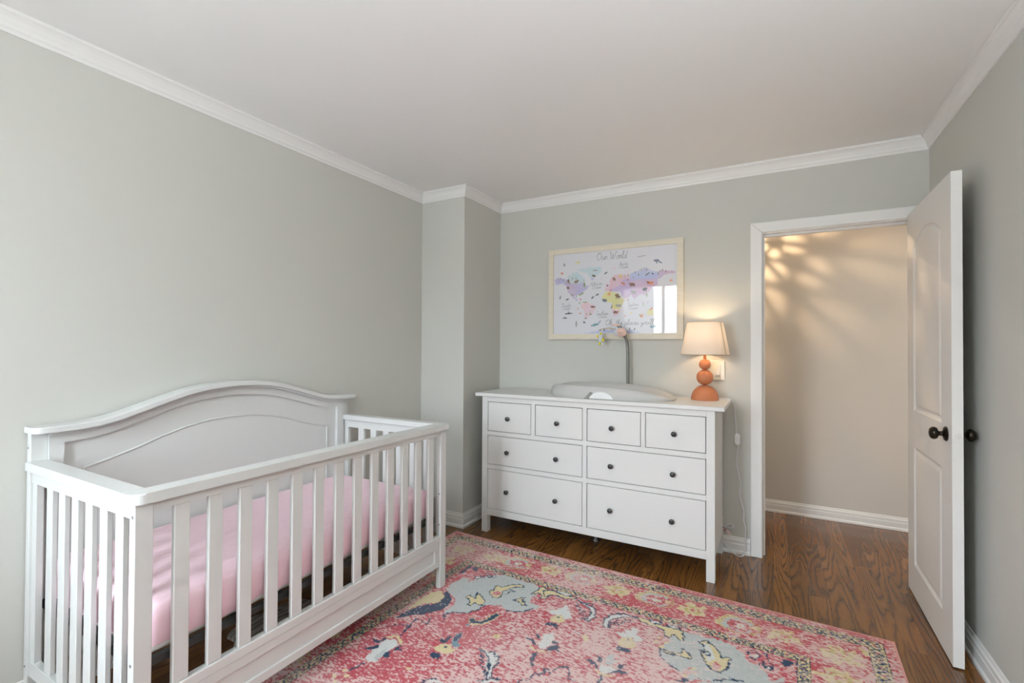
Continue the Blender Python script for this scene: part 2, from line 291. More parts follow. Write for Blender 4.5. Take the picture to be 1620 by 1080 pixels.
RUG=[('p','g',[(440,665),(420,597),(432,527),(465,496),(488,535),(506,492),(521,451),(557,408),(615,361),(692,369),(794,369),(885,395),(857,487),(865,536),(928,550),(914,593),(883,636),(843,660),(805,658),(755,638),(700,671),(684,732),(659,777),(589,814),(576,846),(556,810),(563,755),(532,703),(475,681)],None),
('l','n',[(603,893),(576,846),(589,814),(659,777),(684,732),(693,676)],7),
('l','n',[(809,664),(850,656),(881,633),(913,576)],7),
('p','g',[(1571,399),(1627,393),(1721,379),(1782,398),(1813,426),(1838,474),(1893,499),(1909,520),(1920,555),(1939,533),(1963,506),(1970,532),(1821,667),(1666,726),(1610,676),(1570,661),(1536,635),(1509,575),(1523,545),(1532,501),(1544,440)],None),
('l','n',[(1509,575),(1522,610),(1536,635),(1570,661),(1610,676)],7),
('p','n',[(395,985),(400,904),(422,857),(453,821),(486,775),(483,732),(445,681),(457,673),(515,713),(542,767),(538,813),(509,862),(470,911),(426,953)],None),
('p','c',[(395,908),(382,837),(383,765),(393,713),(430,680),(474,720),(487,769),(445,812),(428,811),(417,852)],None),
('p','c',[(618,721),(599,681),(566,664),(577,638),(614,653),(592,601),(668,638),(680,684),(637,692),(636,719)],'n'),
('p','c',[(643,561),(636,542),(657,543),(641,505),(643,481),(674,492),(683,469),(707,431),(741,410),(768,423),(736,442),(714,484),(698,521),(716,560),(708,591),(680,592)],'n'),
('p','r',[(661,567),(669,539),(688,523),(703,556),(693,579)],None),
('l','n',[(727,542),(734,505),(759,490),(729,486)],5),
('p','c',[(785,565),(807,546),(807,526),(827,518),(827,543),(852,569),(872,577),(849,582),(818,565)],'n'),
('p','c',[(832,462),(849,413),(844,382),(864,365),(892,387),(937,382),(973,403),(1022,395),(1064,375),(1032,409),(997,420),(946,414),(920,435),(914,476),(896,482),(888,455),(864,442),(848,463)],'n'),
('p','w',[(937,371),(958,347),(1015,356),(1018,375),(974,393)],'n'),
('p','n',[(382,488),(384,429),(374,369),(396,368),(404,403),(397,421),(403,456)],None),
('p','n',[(402,378),(438,362),(458,416),(433,412)],None),
('p','w',[(490,479),(490,461),(510,454),(524,465),(510,481)],'n'),
('p','w',[(536,426),(543,409),(564,410),(567,426),(551,436)],'n'),
('l','n',[(499,437),(529,455),(514,414),(518,400),(553,378),(580,400),(581,430)],5),
('p','c',[(716,867),(709,832),(688,811),(705,788),(731,807),(762,780),(756,756),(770,728),(774,694),(807,720),(801,759),(792,794),(762,827),(734,844)],None),
('p','n',[(717,858),(715,833),(694,812),(708,793),(733,813),(766,785),(760,762),(774,735),(778,701),(801,719),(795,750),(787,786),(756,817),(726,835)],None),
('p','b',[(716,867),(712,844),(726,841),(728,860)],None),
('p','n',[(680,1009),(678,991),(700,998),(695,961),(710,960),(718,1002),(702,1021)],None),
('p','b',[(740,1003),(726,967),(719,931),(728,916),(754,957),(756,986),(779,994),(779,1009),(757,1014)],None),
('p','n',[(734,977),(722,934),(727,918),(746,954),(745,978)],None),
('p','c',[(693,1061),(699,1029),(729,1010),(759,1029),(779,1016),(777,1052),(760,1067),(736,1074),(714,1077)],None),
('p','n',[(723,1036),(724,1026),(736,1027),(733,1037)],None),
('p','n',[(701,1110),(704,1089),(731,1081),(755,1094),(758,1116),(737,1105),(729,1117)],None),
('p','w',[(858,972),(882,965),(914,964),(927,948),(960,970),(965,1000),(967,1038),(990,1093),(978,1100),(954,1053),(923,1006),(894,982)],None),
('l','n',[(855,971),(884,968),(916,990),(942,1021),(964,1059),(977,1098)],7),
('l','n',[(857,973),(884,982),(880,999),(907,1005),(896,1029),(925,1029),(923,1053),(948,1058),(966,1095)],6),
('l','n',[(912,964),(927,949),(937,977),(964,969),(961,997),(976,1001),(971,1036),(981,1062),(988,1089)],6),
('l','n',[(965,1132),(977,1107),(1006,1086),(1043,1084)],7),
('p','w',[(970,1133),(980,1110),(1010,1090),(1043,1090)],None),
('l','n',[(785,1245),(796,1220),(823,1203)],7),
('p','w',[(792,1243),(802,1222),(826,1207),(859,1203)],None),
('p','n',[(989,807),(1008,788),(1042,806),(1055,827),(1038,826),(1015,807)],None),
('p','n',[(1012,750),(1039,757),(1051,775),(1035,785)],None),
('p','w',[(1051,808),(1063,777),(1048,748),(1077,714),(1103,754),(1101,800),(1092,834),(1070,834)],None),
('l','c',[(1039,844),(1080,856),(1114,843)],9),
('l','n',[(1075,870),(1079,912),(1105,949)],11),
('p','n',[(1100,833),(1110,799),(1134,776),(1143,796),(1122,824)],None),
('p','n',[(1099,767),(1124,756),(1126,777),(1109,780)],None),
('p','c',[(858,871),(866,846),(889,844),(895,867),(872,878)],None),
('p','o',[(868,864),(872,850),(883,854),(880,865)],None),
('l','n',[(1097,1055),(1105,1033),(1132,1022),(1127,998),(1130,975),(1155,982),(1151,934),(1163,933),(1185,953)],6),
('l','n',[(500,1033),(505,1004),(488,971),(490,943),(556,947),(539,915),(537,887)],6),
('p','c',[(679,1218),(687,1205),(707,1205),(705,1220)],None),
('p','w',[(496,1264),(487,1221),(481,1175),(482,1121),(517,1100),(549,1133),(546,1185),(546,1247),(523,1274)],None),
('p','g',[(520,1236),(516,1197),(525,1163),(543,1209),(550,1244)],None),
('l','c',[(468,1113),(502,1086),(540,1094),(553,1116)],11),
('p','n',[(445,1219),(458,1194),(476,1172),(491,1191),(470,1216)],None),
('p','n',[(423,1149),(462,1145),(466,1112),(481,1134),(468,1162),(448,1164)],None),
('p','n',[(542,1202),(535,1185),(552,1175),(577,1202),(564,1216)],None),
('p','n',[(558,1178),(558,1143),(558,1112),(572,1135),(600,1140),(569,1154)],None),
('l','n',[(505,1338),(517,1288)],9),
('p','c',[(477,1357),(474,1346),(488,1342),(498,1350),(493,1359)],None),
('p','c',[(510,1374),(508,1363),(522,1359),(531,1367),(526,1376)],None),
('p','c',[(465,1398),(463,1387),(477,1384),(487,1391),(481,1401)],None),
('p','c',[(495,1412),(492,1402),(506,1399),(515,1407),(511,1415)],None),
('l','n',[(511,1078),(493,994),(486,942)],6),
('l','n',[(405,1064),(430,1041),(447,1005),(504,1005)],5),
('p','w',[(982,564),(1010,528),(1038,471),(1074,517),(1100,556),(1081,585),(1053,557),(1015,581)],None),
('p','c',[(1012,614),(1025,572),(1060,562),(1082,593),(1073,632),(1034,631)],None),
('p','n',[(1040,591),(1042,581),(1052,583),(1050,595)],None),
('p','n',[(1017,667),(1025,639),(1063,639),(1077,649),(1078,672),(1055,663),(1035,663)],None),
('p','w',[(1321,555),(1352,542),(1341,514),(1363,509),(1378,475),(1398,503),(1397,529),(1437,551),(1406,585),(1389,557),(1347,581)],None),
('p','c',[(1343,615),(1358,576),(1382,561),(1402,587),(1421,608),(1406,639),(1377,636),(1354,634)],None),
('p','n',[(1369,590),(1373,578),(1383,583),(1379,595)],None),
('p','n',[(1349,668),(1355,645),(1383,643),(1406,644),(1409,668),(1384,671),(1364,672)],None),
('p','w',[(1067,398),(1105,406),(1126,408),(1173,431),(1173,448),(1192,500),(1181,537),(1152,543),(1167,525),(1169,496),(1154,459),(1118,423)],'n'),
('l','n',[(1063,417),(1090,440),(1080,451),(1109,463),(1099,483),(1134,471),(1116,509),(1153,506),(1144,537)],6),
('l','n',[(1117,414),(1125,394),(1146,396),(1142,412),(1178,430)],6),
('p','w',[(1246,537),(1237,491),(1246,449),(1272,417),(1302,398),(1358,391),(1313,420),(1276,457),(1262,498),(1265,531),(1281,543),(1260,548)],'n'),
('l','n',[(1275,536),(1271,496),(1290,507),(1286,470),(1310,502),(1307,457),(1323,474),(1322,435),(1344,446),(1358,398)],6),
('l','n',[(1242,452),(1247,426),(1263,435),(1271,402),(1289,414),(1296,392)],5),
('p','c',[(1362,389),(1405,385),(1452,400),(1488,395),(1553,390),(1570,395),(1589,471),(1564,466),(1540,442),(1525,487),(1504,464),(1490,432),(1465,421),(1416,426),(1382,412)],'n'),
('p','w',[(1419,390),(1438,378),(1473,379),(1463,395),(1435,401)],'n'),
('p','w',[(1494,383),(1521,375),(1556,380),(1534,396),(1509,395)],'n'),
('p','c',[(877,407),(915,374),(967,391),(1005,384),(1057,373),(1036,407),(1000,419),(960,411),(924,423),(905,461)],'n'),
('p','c',[(1192,664),(1209,650),(1231,664),(1237,691),(1218,684)],None),
('l','w',[(1153,644),(1191,661)],8),
('p','c',[(1517,570),(1560,576),(1593,551),(1592,528),(1613,539),(1635,562),(1635,579),(1602,577),(1573,584),(1536,587)],'n'),
('p','c',[(1481,505),(1489,487),(1503,488),(1498,510)],None),
('p','c',[(1471,546),(1479,527),(1493,530),(1488,551)],None),
('p','c',[(1514,528),(1523,509),(1536,511),(1530,532)],None),
('p','c',[(1502,564),(1511,546),(1525,548),(1520,569)],None),
('p','r',[(1491,534),(1500,514),(1514,517),(1509,538)],None),
('p','r',[(1504,503),(1513,484),(1527,486),(1522,508)],None),
('p','n',[(1270,804),(1291,785),(1313,800),(1337,832),(1323,827),(1291,807)],None),
('p','n',[(1297,751),(1324,756),(1332,773),(1327,786),(1312,791)],None),
('p','w',[(1322,785),(1352,799),(1377,783),(1392,795),(1378,829),(1356,846),(1336,822)],None),
('p','g',[(1334,751),(1346,716),(1365,713),(1367,748),(1389,745),(1369,783),(1349,783)],None),
('p','n',[(1377,832),(1394,799),(1426,785),(1444,803),(1409,811)],None),
('p','n',[(1385,766),(1416,746),(1410,779),(1397,797)],None),
('l','c',[(1324,842),(1362,853),(1396,839)],9),
('l','n',[(1359,861),(1357,880),(1358,902)],10),
('p','n',[(1101,830),(1113,793),(1148,793),(1164,812),(1143,810),(1115,825)],None),
('p','n',[(1097,771),(1121,751),(1129,775),(1111,780)],None),
('p','w',[(1052,768),(1064,730),(1083,710),(1096,758),(1093,805),(1070,804)],None),
('l','n',[(1161,966),(1159,929),(1186,953)],6),
('l','n',[(1188,930),(1195,901),(1220,876),(1240,905),(1250,936),(1284,933)],6),
('p','c',[(1642,439),(1670,418),(1707,441),(1733,475),(1740,504),(1766,488),(1778,493),(1769,542),(1772,567),(1748,599),(1722,603),(1697,579),(1677,540),(1650,498),(1670,506),(1675,467)],'n'),
('p','w',[(1660,439),(1676,437),(1708,476),(1718,525),(1701,556),(1681,521),(1684,491)],None),
('p','r',[(1710,571),(1730,538),(1748,567),(1738,596),(1720,593)],None),
('l','n',[(1676,510),(1683,484),(1698,510),(1689,522)],6),
('p','r',[(1786,403),(1850,361),(1958,381),(1953,443),(1994,412),(2019,425),(1991,446),(2013,469),(2028,496),(1973,530),(1963,506),(1938,503),(1926,546),(1914,553),(1912,511),(1893,499),(1838,474),(1813,426)],None),
('l','n',[(1827,418),(1852,375),(1877,401),(1901,374),(1905,426),(1923,448),(1939,458)],5),
('l','n',[(1842,437),(1863,445),(1881,406),(1866,394),(1847,406)],5),
('p','w',[(1844,431),(1861,408),(1875,414),(1866,436)],None),
('l','n',[(1875,478),(1893,440),(1898,483),(1921,481),(1926,446)],5),
('p','w',[(1892,480),(1907,461),(1921,466),(1911,486)],'n'),
('p','n',[(1950,415),(1961,377),(1995,385),(1988,414),(1961,430)],None),
('p','n',[(1997,387),(2036,367),(2032,494),(2013,472),(1990,440),(2022,428)],None),
('p','r',[(1623,678),(1637,627),(1650,633),(1639,658),(1679,641),(1677,654),(1656,670),(1645,686),(1626,694)],None),
('p','c',[(1646,632),(1658,621),(1667,629),(1655,646)],None),
('p','c',[(1657,672),(1676,664),(1671,681)],None),
('p','c',[(1628,692),(1640,679),(1647,694),(1635,704)],None),
('p','n',[(1608,744),(1645,701),(1651,725),(1634,735)],None),
('l','n',[(1680,685),(1712,682)],7),
('l','n',[(1740,663),(1784,622),(1832,610)],7),
('p','r',[(1650,713),(1679,686),(1734,674),(1651,725)],None)]
BLOOMS=[(223, 221, 0), (445, 209, 0), (604, 226, 1), (808, 184, 0), (1002, 201, 1), (1204, 200, 0), (1401, 211, 1), (1576, 191, 0), (1781, 238, 1), (1955, 205, 0), (2166, 230, 2), (2149, 401, 2), (2249, 148, 3)]
MAP=[('p','lv',[(6,186),(36,176),(96,188),(154,184),(188,217),(220,223),(237,204),(253,240),(285,253),(245,282),(213,304),(163,317),(196,349),(225,350),(180,349),(130,307),(109,267),(100,235),(70,218),(19,230),(9,206)]),
('p','lb',[(108,165),(154,144),(187,139),(237,181),(253,205),(229,219),(188,228),(155,223),(109,212)]),
('p','lb',[(179,123),(285,112),(364,112),(370,152),(337,180),(293,193),(269,160),(236,143)]),
('p','lv',[(285,192),(319,196),(305,216)]),
('p','lp',[(221,373),(262,364),(318,389),(330,408),(318,438),(294,460),(270,475),(246,498),(242,428),(220,404)]),
('p','pe',[(238,595),(318,579),(397,560),(428,573),(473,555),(511,574),(586,571),(655,595)]),
('p','pk',[(430,217),(457,188),(495,176),(533,179),(577,193),(592,271),(533,290),(473,271),(396,290),(392,271),(427,261),(434,239)]),
('p','ye',[(376,327),(396,301),(442,292),(495,310),(511,340),(541,364),(518,400),(503,429),(458,420),(442,375),(388,365)]),
('p','lp',[(446,424),(511,429),(496,466),(469,476),(454,457)]),
('p','mv',[(518,222),(577,211),(657,216),(750,187),(798,169),(860,180),(881,192),(833,199),(798,211),(764,230),(771,267),(736,279),(708,306),(693,342),(665,326),(629,331),(607,363),(585,329),(533,356),(503,295),(396,290),(473,271),(510,255)]),
('p','pe',[(566,188),(621,163),(679,142),(728,163),(764,180),(764,216),(693,226),(585,219)]),
('p','ye',[(699,443),(736,430),(740,473),(702,473)]),
('p','mv',[(658,369),(676,391),(671,398)]),
('p','mv',[(683,392),(708,371),(701,389)]),
('p','lp',[(524,422),(537,423),(530,451)]),
('p','lp',[(442,127),(476,126),(461,144)]),
('p','lp',[(544,168),(581,145),(555,173)]),
('p','lp',[(356,197),(380,197),(372,205)]),
('p','lp',[(388,244),(407,230),(427,254),(411,264)]),
('e','gn',[(55,181)],5,16,0),
('e','gn',[(76,193)],5,16,0),
('e','gn',[(150,183)],5,16,0),
('e','gn',[(177,187)],5,16,0),
('e','gn',[(566,187)],5,16,0),
('e','gn',[(614,171)],5,16,0),
('e','gn',[(691,159)],5,16,0),
('e','gn',[(637,190)],5,16,0),
('e','gn',[(562,221)],5,16,0),
('e','gn',[(798,169)],5,16,0),
('e','gn',[(819,181)],5,16,0),
('e','gn',[(769,194)],5,16,0),
('e','ol',[(40,186)],5,16,0),
('e','ol',[(92,211)],5,16,0),
('e','ol',[(239,208)],5,16,0),
('e','ol',[(542,198)],5,16,0),
('e','ol',[(598,205)],5,16,0),
('e','ol',[(655,157)],5,16,0),
('e','ol',[(783,178)],5,16,0),
('e','br',[(119,203)],10,29,0),
('e','br',[(114,203)],24,8,0.2),
('e','br',[(179,212)],21,10,-0.4),
('e','br',[(188,201)],5,11,0),
('e','br',[(315,177)],26,14,0.3),
('e','br',[(115,253)],20,20,0),
('e','br',[(489,325)],16,24,0),
('e','br',[(502,336)],18,11,0),
('e','br',[(594,255)],33,20,0),
('e','br',[(308,401)],32,13,0.1),
('e','br',[(475,443)],29,13,0.3),
('e','br',[(449,401)],5,26,0),
('e','or',[(66,142)],16,17,0),
('e','or',[(465,208)],14,7,0.5),
('e','or',[(463,196)],5,17,0),
('e','or',[(717,250)],37,16,0),
('e','or',[(700,247)],10,11,0),
('e','or',[(527,246)],26,5,0.6),
('e','or',[(193,410)],5,17,0),
('e','or',[(212,444)],14,8,0),
('e','or',[(722,429)],26,8,-0.7),
('e','or',[(659,476)],20,21,0.7),
('e','or',[(853,243)],18,13,0),
('e','yl',[(191,69)],36,7,-0.1),
('e','yl',[(194,70)],7,20,0.4),
('e','yl',[(431,307)],5,32,0.3),
('e','yl',[(427,314)],18,7,0),
('e','yl',[(583,450)],16,7,0),
('e','yl',[(510,192)],16,20,0),
('e','gy',[(496,398)],35,16,0),
('e','gy',[(603,308)],32,20,0),
('e','gy',[(254,482)],17,14,0),
('e','gy',[(181,523)],10,43,0),
('e','gy',[(181,519)],18,10,0),
('e','gy',[(326,138)],36,10,0),
('e','gy',[(396,356)],30,18,0),
('e','gy',[(657,64)],58,5,-0.1),
('e','gy',[(85,80)],14,24,0),
('e','gy',[(149,308)],24,10,0.2),
('e','dk',[(679,292)],26,20,0),
('e','dk',[(52,323)],8,24,0.3),
('e','dk',[(109,339)],23,10,-0.4),
('e','dk',[(306,333)],23,10,-0.6),
('e','dk',[(340,314)],23,10,-0.4),
('e','dk',[(120,444)],51,10,-0.05),
('e','dk',[(120,436)],7,17,-0.4),
('e','dk',[(90,477)],36,7,0),
('e','dk',[(90,471)],5,11,0),
('e','dk',[(697,190)],36,7,-0.6),
('e','dk',[(732,190)],18,7,0.7),
('e','dk',[(364,570)],8,13,0),
('e','dk',[(393,569)],8,13,0),
('e','dk',[(576,562)],7,16,0),
('e','dk',[(610,566)],7,16,0),
('e','dk',[(415,253)],14,10,0),
('e','nv',[(756,102)],33,14,0),
('e','nv',[(781,114)],33,7,0.6),
('e','nv',[(760,116)],7,14,-0.5),
('e','nv',[(405,162)],24,10,-0.6),
('e','nv',[(242,511)],18,13,0.4),
('e','tl',[(325,531)],58,16,-0.25),
('e','tl',[(359,510)],24,7,-0.7),
('e','tl',[(731,551)],29,18,0),
('e','tl',[(747,546)],10,10,0),
('e','gr',[(219,304)],43,10,-0.4),
('e','gr',[(248,365)],29,7,0.1),
('e','gr',[(205,369)],7,18,0),
('e','gr',[(290,454)],17,10,0),
('e','gr',[(288,441)],5,14,0),
('e','gr',[(693,333)],7,26,0),
('e','gr',[(670,397)],5,29,0),
('e','gr',[(647,470)],8,16,-0.5),
('e','gr',[(243,239)],14,32,0),
('e','gr',[(181,321)],5,17,0),
('e','gr',[(259,452)],7,14,0),
('e','rd',[(564,363)],8,8,0),
('e','rd',[(213,342)],14,7,0.5),
('e','rd',[(543,473)],18,5,0),
('e','br',[(178,210)],26,13,0),
('e','br',[(194,204)],10,9,0),
('e','br',[(167,219)],4,12,0),
('e','br',[(174,220)],3,11,0),
('e','br',[(183,220)],3,11,0),
('e','br',[(189,221)],4,12,0),
('e','br',[(594,256)],36,13,0),
('e','br',[(575,249)],13,9,0),
('e','br',[(581,265)],5,12,0),
('e','br',[(590,265)],4,11,0),
('e','br',[(601,266)],4,11,0),
('e','br',[(608,267)],5,12,0),
('e','or',[(718,251)],37,13,0),
('e','or',[(699,243)],14,9,0),
('e','or',[(705,259)],5,12,0),
('e','or',[(714,260)],4,11,0),
('e','or',[(724,260)],4,11,0),
('e','or',[(732,261)],5,12,0),
('e','gy',[(603,308)],32,16,0),
('e','gy',[(586,300)],12,11,0),
('e','gy',[(592,319)],4,14,0),
('e','gy',[(599,319)],4,13,0),
('e','gy',[(609,319)],4,13,0),
('e','gy',[(615,320)],4,14,0),
('e','dk',[(679,294)],26,12,0),
('e','dk',[(693,289)],10,9,0),
('e','dk',[(670,302)],4,11,0),
('e','dk',[(676,302)],3,10,0),
('e','dk',[(684,303)],3,10,0),
('e','dk',[(689,303)],4,11,0),
('e','br',[(475,445)],29,12,0),
('e','br',[(491,440)],10,8,0),
('e','br',[(465,453)],4,10,0),
('e','br',[(472,453)],3,9,0),
('e','br',[(481,453)],3,9,0),
('e','br',[(487,453)],4,10,0),
('e','gy',[(499,399)],32,11,0),
('e','gy',[(482,393)],12,8,0),
('e','gy',[(488,407)],4,10,0),
('e','gy',[(495,407)],4,9,0),
('e','gy',[(505,407)],4,9,0),
('e','gy',[(512,408)],4,10,0),
('e','nv',[(398,358)],29,12,0),
('e','nv',[(381,351)],10,9,0),
('e','nv',[(387,367)],4,11,0),
('e','nv',[(394,367)],3,10,0),
('e','nv',[(403,367)],3,10,0),
('e','nv',[(409,367)],4,11,0),
('e','br',[(465,208)],19,13,0),
('e','br',[(454,200)],7,9,0),
('e','br',[(458,217)],2,12,0),
('e','br',[(462,217)],2,11,0),
('e','br',[(468,217)],2,11,0),
('e','br',[(473,218)],2,12,0),
('e','br',[(489,332)],26,16,0),
('e','br',[(475,324)],10,11,0),
('e','br',[(480,343)],4,14,0),
('e','br',[(486,343)],3,13,0),
('e','br',[(494,344)],3,13,0),
('e','br',[(500,344)],4,14,0),
('e','or',[(527,241)],29,7,0.4),
('e','or',[(537,253)],7,14,0.6),
('e','or',[(427,313)],21,10,0),
('e','or',[(436,292)],5,32,0.2),
('e','or',[(431,322)],3,18,0),
('e','or',[(421,321)],3,18,0),
('e','br',[(119,197)],11,11,0),
('e','br',[(111,220)],5,14,0.2),
('e','br',[(128,221)],5,14,-0.2),
('e','br',[(446,412)],10,10,0),
('e','br',[(700,248)],14,14,0)]
TEXTS=[('Our World', 334, 67, 53, 222), ('Arctic', 496, 118, 27, 71), ('Ocean', 501, 138, 24, 66), ('Atlantic', 285, 247, 27, 95), ('Ocean', 301, 270, 25, 70), ('Pacific', 61, 395, 29, 80), ('Ocean', 67, 417, 25, 68), ('Southern', 330, 463, 29, 95), ('Ocean', 346, 483, 24, 66), ('Indian', 561, 405, 26, 77), ('Ocean', 567, 428, 24, 67), ("Oh, the places you'll", 401, 535, 38, 339)]
# ======================= ROOM =======================
XL, XR, YB, YC, XC, H, YH = -2.3127, 0.733, 3.2957, 2.7866, -1.9286, 2.425, 4.272
DX0, DX1, DZ = -0.058, 0.682, 1.985
def struct(name, bm, m, **k): return tag(obj(name, bm, m, **k), kind='structure')
HX0, HX1 = -1.7, 1.9
struct('floor', bx(-2.5, 2.1, WY-.15, YH+.15, -.1, 0), M['floor'])
struct('ceiling', bx(-2.5, 2.1, WY-.15, YH+.15, H, H+.1), M['ceil'])
struct('wall_left', bx(XL-.12, XL, WY-.12, YB+.12, 0, H), M['wall'])
struct('wall_right', bx(XR, XR+.12, WY-.12, YB, 0, H), M['wall'])
struct('wall_column', bx(XL, XC, YC, YB, 0, H), M['wall'])
bm = bmesh.new(); T_ = .12
box(bm, XL, DX0-.018, YB, YB+T_, 0, H); box(bm, DX1+.018, HX1, YB, YB+T_, 0, H); box(bm, DX0-.018, DX1+.018, YB, YB+T_, DZ+.018, H)
struct('wall_back', bm, M['wall'])
bm = bmesh.new(); y0, y1 = WY-.12, WY
box(bm, XL, WX0, y0, y1, 0, H); box(bm, WX1, XR, y0, y1, 0, H)
for a, b in ((WX0, WX1),): box(bm, a, b, y0, y1, 0, WZ0); box(bm, a, b, y0, y1, WZ1, H)
struct('wall_front', bm, M['wall'])
struct('wall_hallway', bx(HX0-.1, HX1+.1, YH, YH+.12, 0, H), M['hallwall'])
struct('wall_hallway_left', bx(HX0-.1, HX0, YB+T_, YH, 0, H), M['hallwall'])
struct('wall_hallway_right', bx(HX1, HX1+.1, YB, YH, 0, H), M['hallwall'])

def sweep(path, prof):
    """mitred moulding along a path, interior on the left; prof = (out, z). returns one bmesh per segment"""
    P = [Vector(p) for p in path]; n = len(P); rings = []
    for i in range(n):
        d0 = (P[i]-P[i-1]).normalized() if i > 0 else None; d1 = (P[i+1]-P[i]).normalized() if i < n-1 else None
        if d0 is None: d0 = d1
        if d1 is None: d1 = d0
        n0 = Vector((-d0.y, d0.x)); n1 = Vector((-d1.y, d1.x)); mdir = (n0+n1)/(1+n0.dot(n1))
        rings.append([(P[i].x+mdir.x*o, P[i].y+mdir.y*o, z) for o, z in prof])
    out = []
    for A, B in zip(rings, rings[1:]):
        b = bmesh.new(); loft(b, [A, B], close=True, caps=True); out.append(b)
    return out
crown = [(0, H-.073), (.006, H-.073), (.008, H-.062), (.013, H-.056), (.015, H-.045), (.024, H-.026), (.033, H-.016), (.040, H-.012), (.041, H-.0005), (0, H-.0005)]
base = [(0, 0.0005), (.021, .0005), (.021, .014), (.014, .022), (.014, .058), (.0115, .062), (.0115, .080), (.007, .086), (.004, .098), (0, .1)]
run = [(XR, WY), (XR, YB), (XC, YB), (XC, YC), (XL, YC), (XL, WY)]
for i, b in enumerate(sweep(run, crown)): struct('trim_%d' % (i+1), b, M['trim'])
for nm, b in zip(['baseboard_back', 'baseboard_column_side', 'baseboard_column', 'baseboard_left'], sweep([(-.126, YB)]+run[2:], base)): struct(nm, b, M['trim'])
struct('baseboard_right', sweep([(XR, WY), (XR, YB-.022)], base)[0], M['trim'])
struct('baseboard_hallway', sweep([(HX1, YH), (HX0, YH)], [(o, z*.93) for o, z in base])[0], M['trim'])
struct('baseboard_front', sweep([(XL, WY), (XR, WY)], base)[0], M['trim'])
# door casing, jamb and stop
bm = bmesh.new(); cw = .062; ci0, ci1, cz = DX0-.004, DX1+.002, DZ+.006
def flatprism(bm, pts, ya, yb):
    A = [bm.verts.new((x, ya, z)) for x, z in pts]; B_ = [bm.verts.new((x, yb, z)) for x, z in pts]; n = len(pts)
    bm.faces.new(A); bm.faces.new(B_[::-1])
    for k in range(n): bm.faces.new((A[k], B_[k], B_[(k+1) % n], A[(k+1) % n]))
cr_ = XR-.001
flatprism(bm, [(ci0-cw, .0005), (ci0, .0005), (ci0, cz), (ci0-cw, cz+cw)], YB-.018, YB)
flatprism(bm, [(ci0, cz), (ci1, cz), (cr_, cz+(cr_-ci1)), (cr_, cz+cw), (ci0-cw, cz+cw)], YB-.018, YB)
flatprism(bm, [(ci1, .0005), (cr_, .0005), (cr_, cz+(cr_-ci1)), (ci1, cz)], YB-.018, YB)
bmesh.ops.bevel(bm, geom=[e for e in bm.edges if all(v.co.y < YB-.01 for v in e.verts)], offset=.003, segments=1, affect='EDGES')
struct('trim_7', bm, M['trim'])
bm = bmesh.new()
box(bm, DX0-.018, DX0, YB, YB+T_, .0005, DZ); box(bm, DX1, DX1+.018, YB, YB+T_, .0005, DZ); box(bm, DX0-.018, DX1+.018, YB, YB+T_, DZ, DZ+.018)
box(bm, DX0, DX0+.012, YB+.04, YB+.075, .0005, DZ-.012, bev=.002); box(bm, DX1-.012, DX1, YB+.04, YB+.075, .0005, DZ-.012, bev=.002); box(bm, DX0, DX1, YB+.04, YB+.075, DZ-.012, DZ)
j = struct('trim_8', bm, M['trim'])
sp_ = bmesh.new(); box(sp_, DX0, DX0+.0012, YB+.004, YB+.03, .905, .965, bev=.0004)
obj('strike_plate', sp_, M['trim'], j)

# windows behind the camera (they light the room and show in the glass of the picture)
for k, (a, b) in enumerate(((WX0, WX1),)):
    fr = bmesh.new(); t = .05; yy0, yy1 = WY-.09, WY-.03
    box(fr, a, a+t, yy0, yy1, WZ0, WZ1); box(fr, b-t, b, yy0, yy1, WZ0, WZ1); box(fr, a+t, b-t, yy0, yy1, WZ0, WZ0+t); box(fr, a+t, b-t, yy0, yy1, WZ1-t, WZ1); box(fr, -1.535, -1.495, yy0+.01, yy1-.01, WZ0+t, WZ1-t)
    wo = struct('window_%d' % (k+1), fr, M['trim'])
    obj('pane', bx(a+t, b-t, WY-.063, WY-.059, WZ0+t, WZ1-t), M['glass'], wo)
    si = bmesh.new(); box(si, a-.05, b+.05, WY, WY+.05, WZ0-.025, WZ0, bev=.004); obj('sill', si, M['trim'], wo)

# door leaf: moulded two panel door with arched upper panel
DHX, DY_ = .672, YB-.010
door = tag(bpy.data.objects.new('door_1', None), 'white two panel door with arched upper panel standing open against the right wall', None, None, 'structure')
C.objects.link(door); door.location = (DHX, DY_, .006); door.rotation_euler = (0, 0, math.radians(-.45))
DW, DH, DT = .747, 1.997, .035
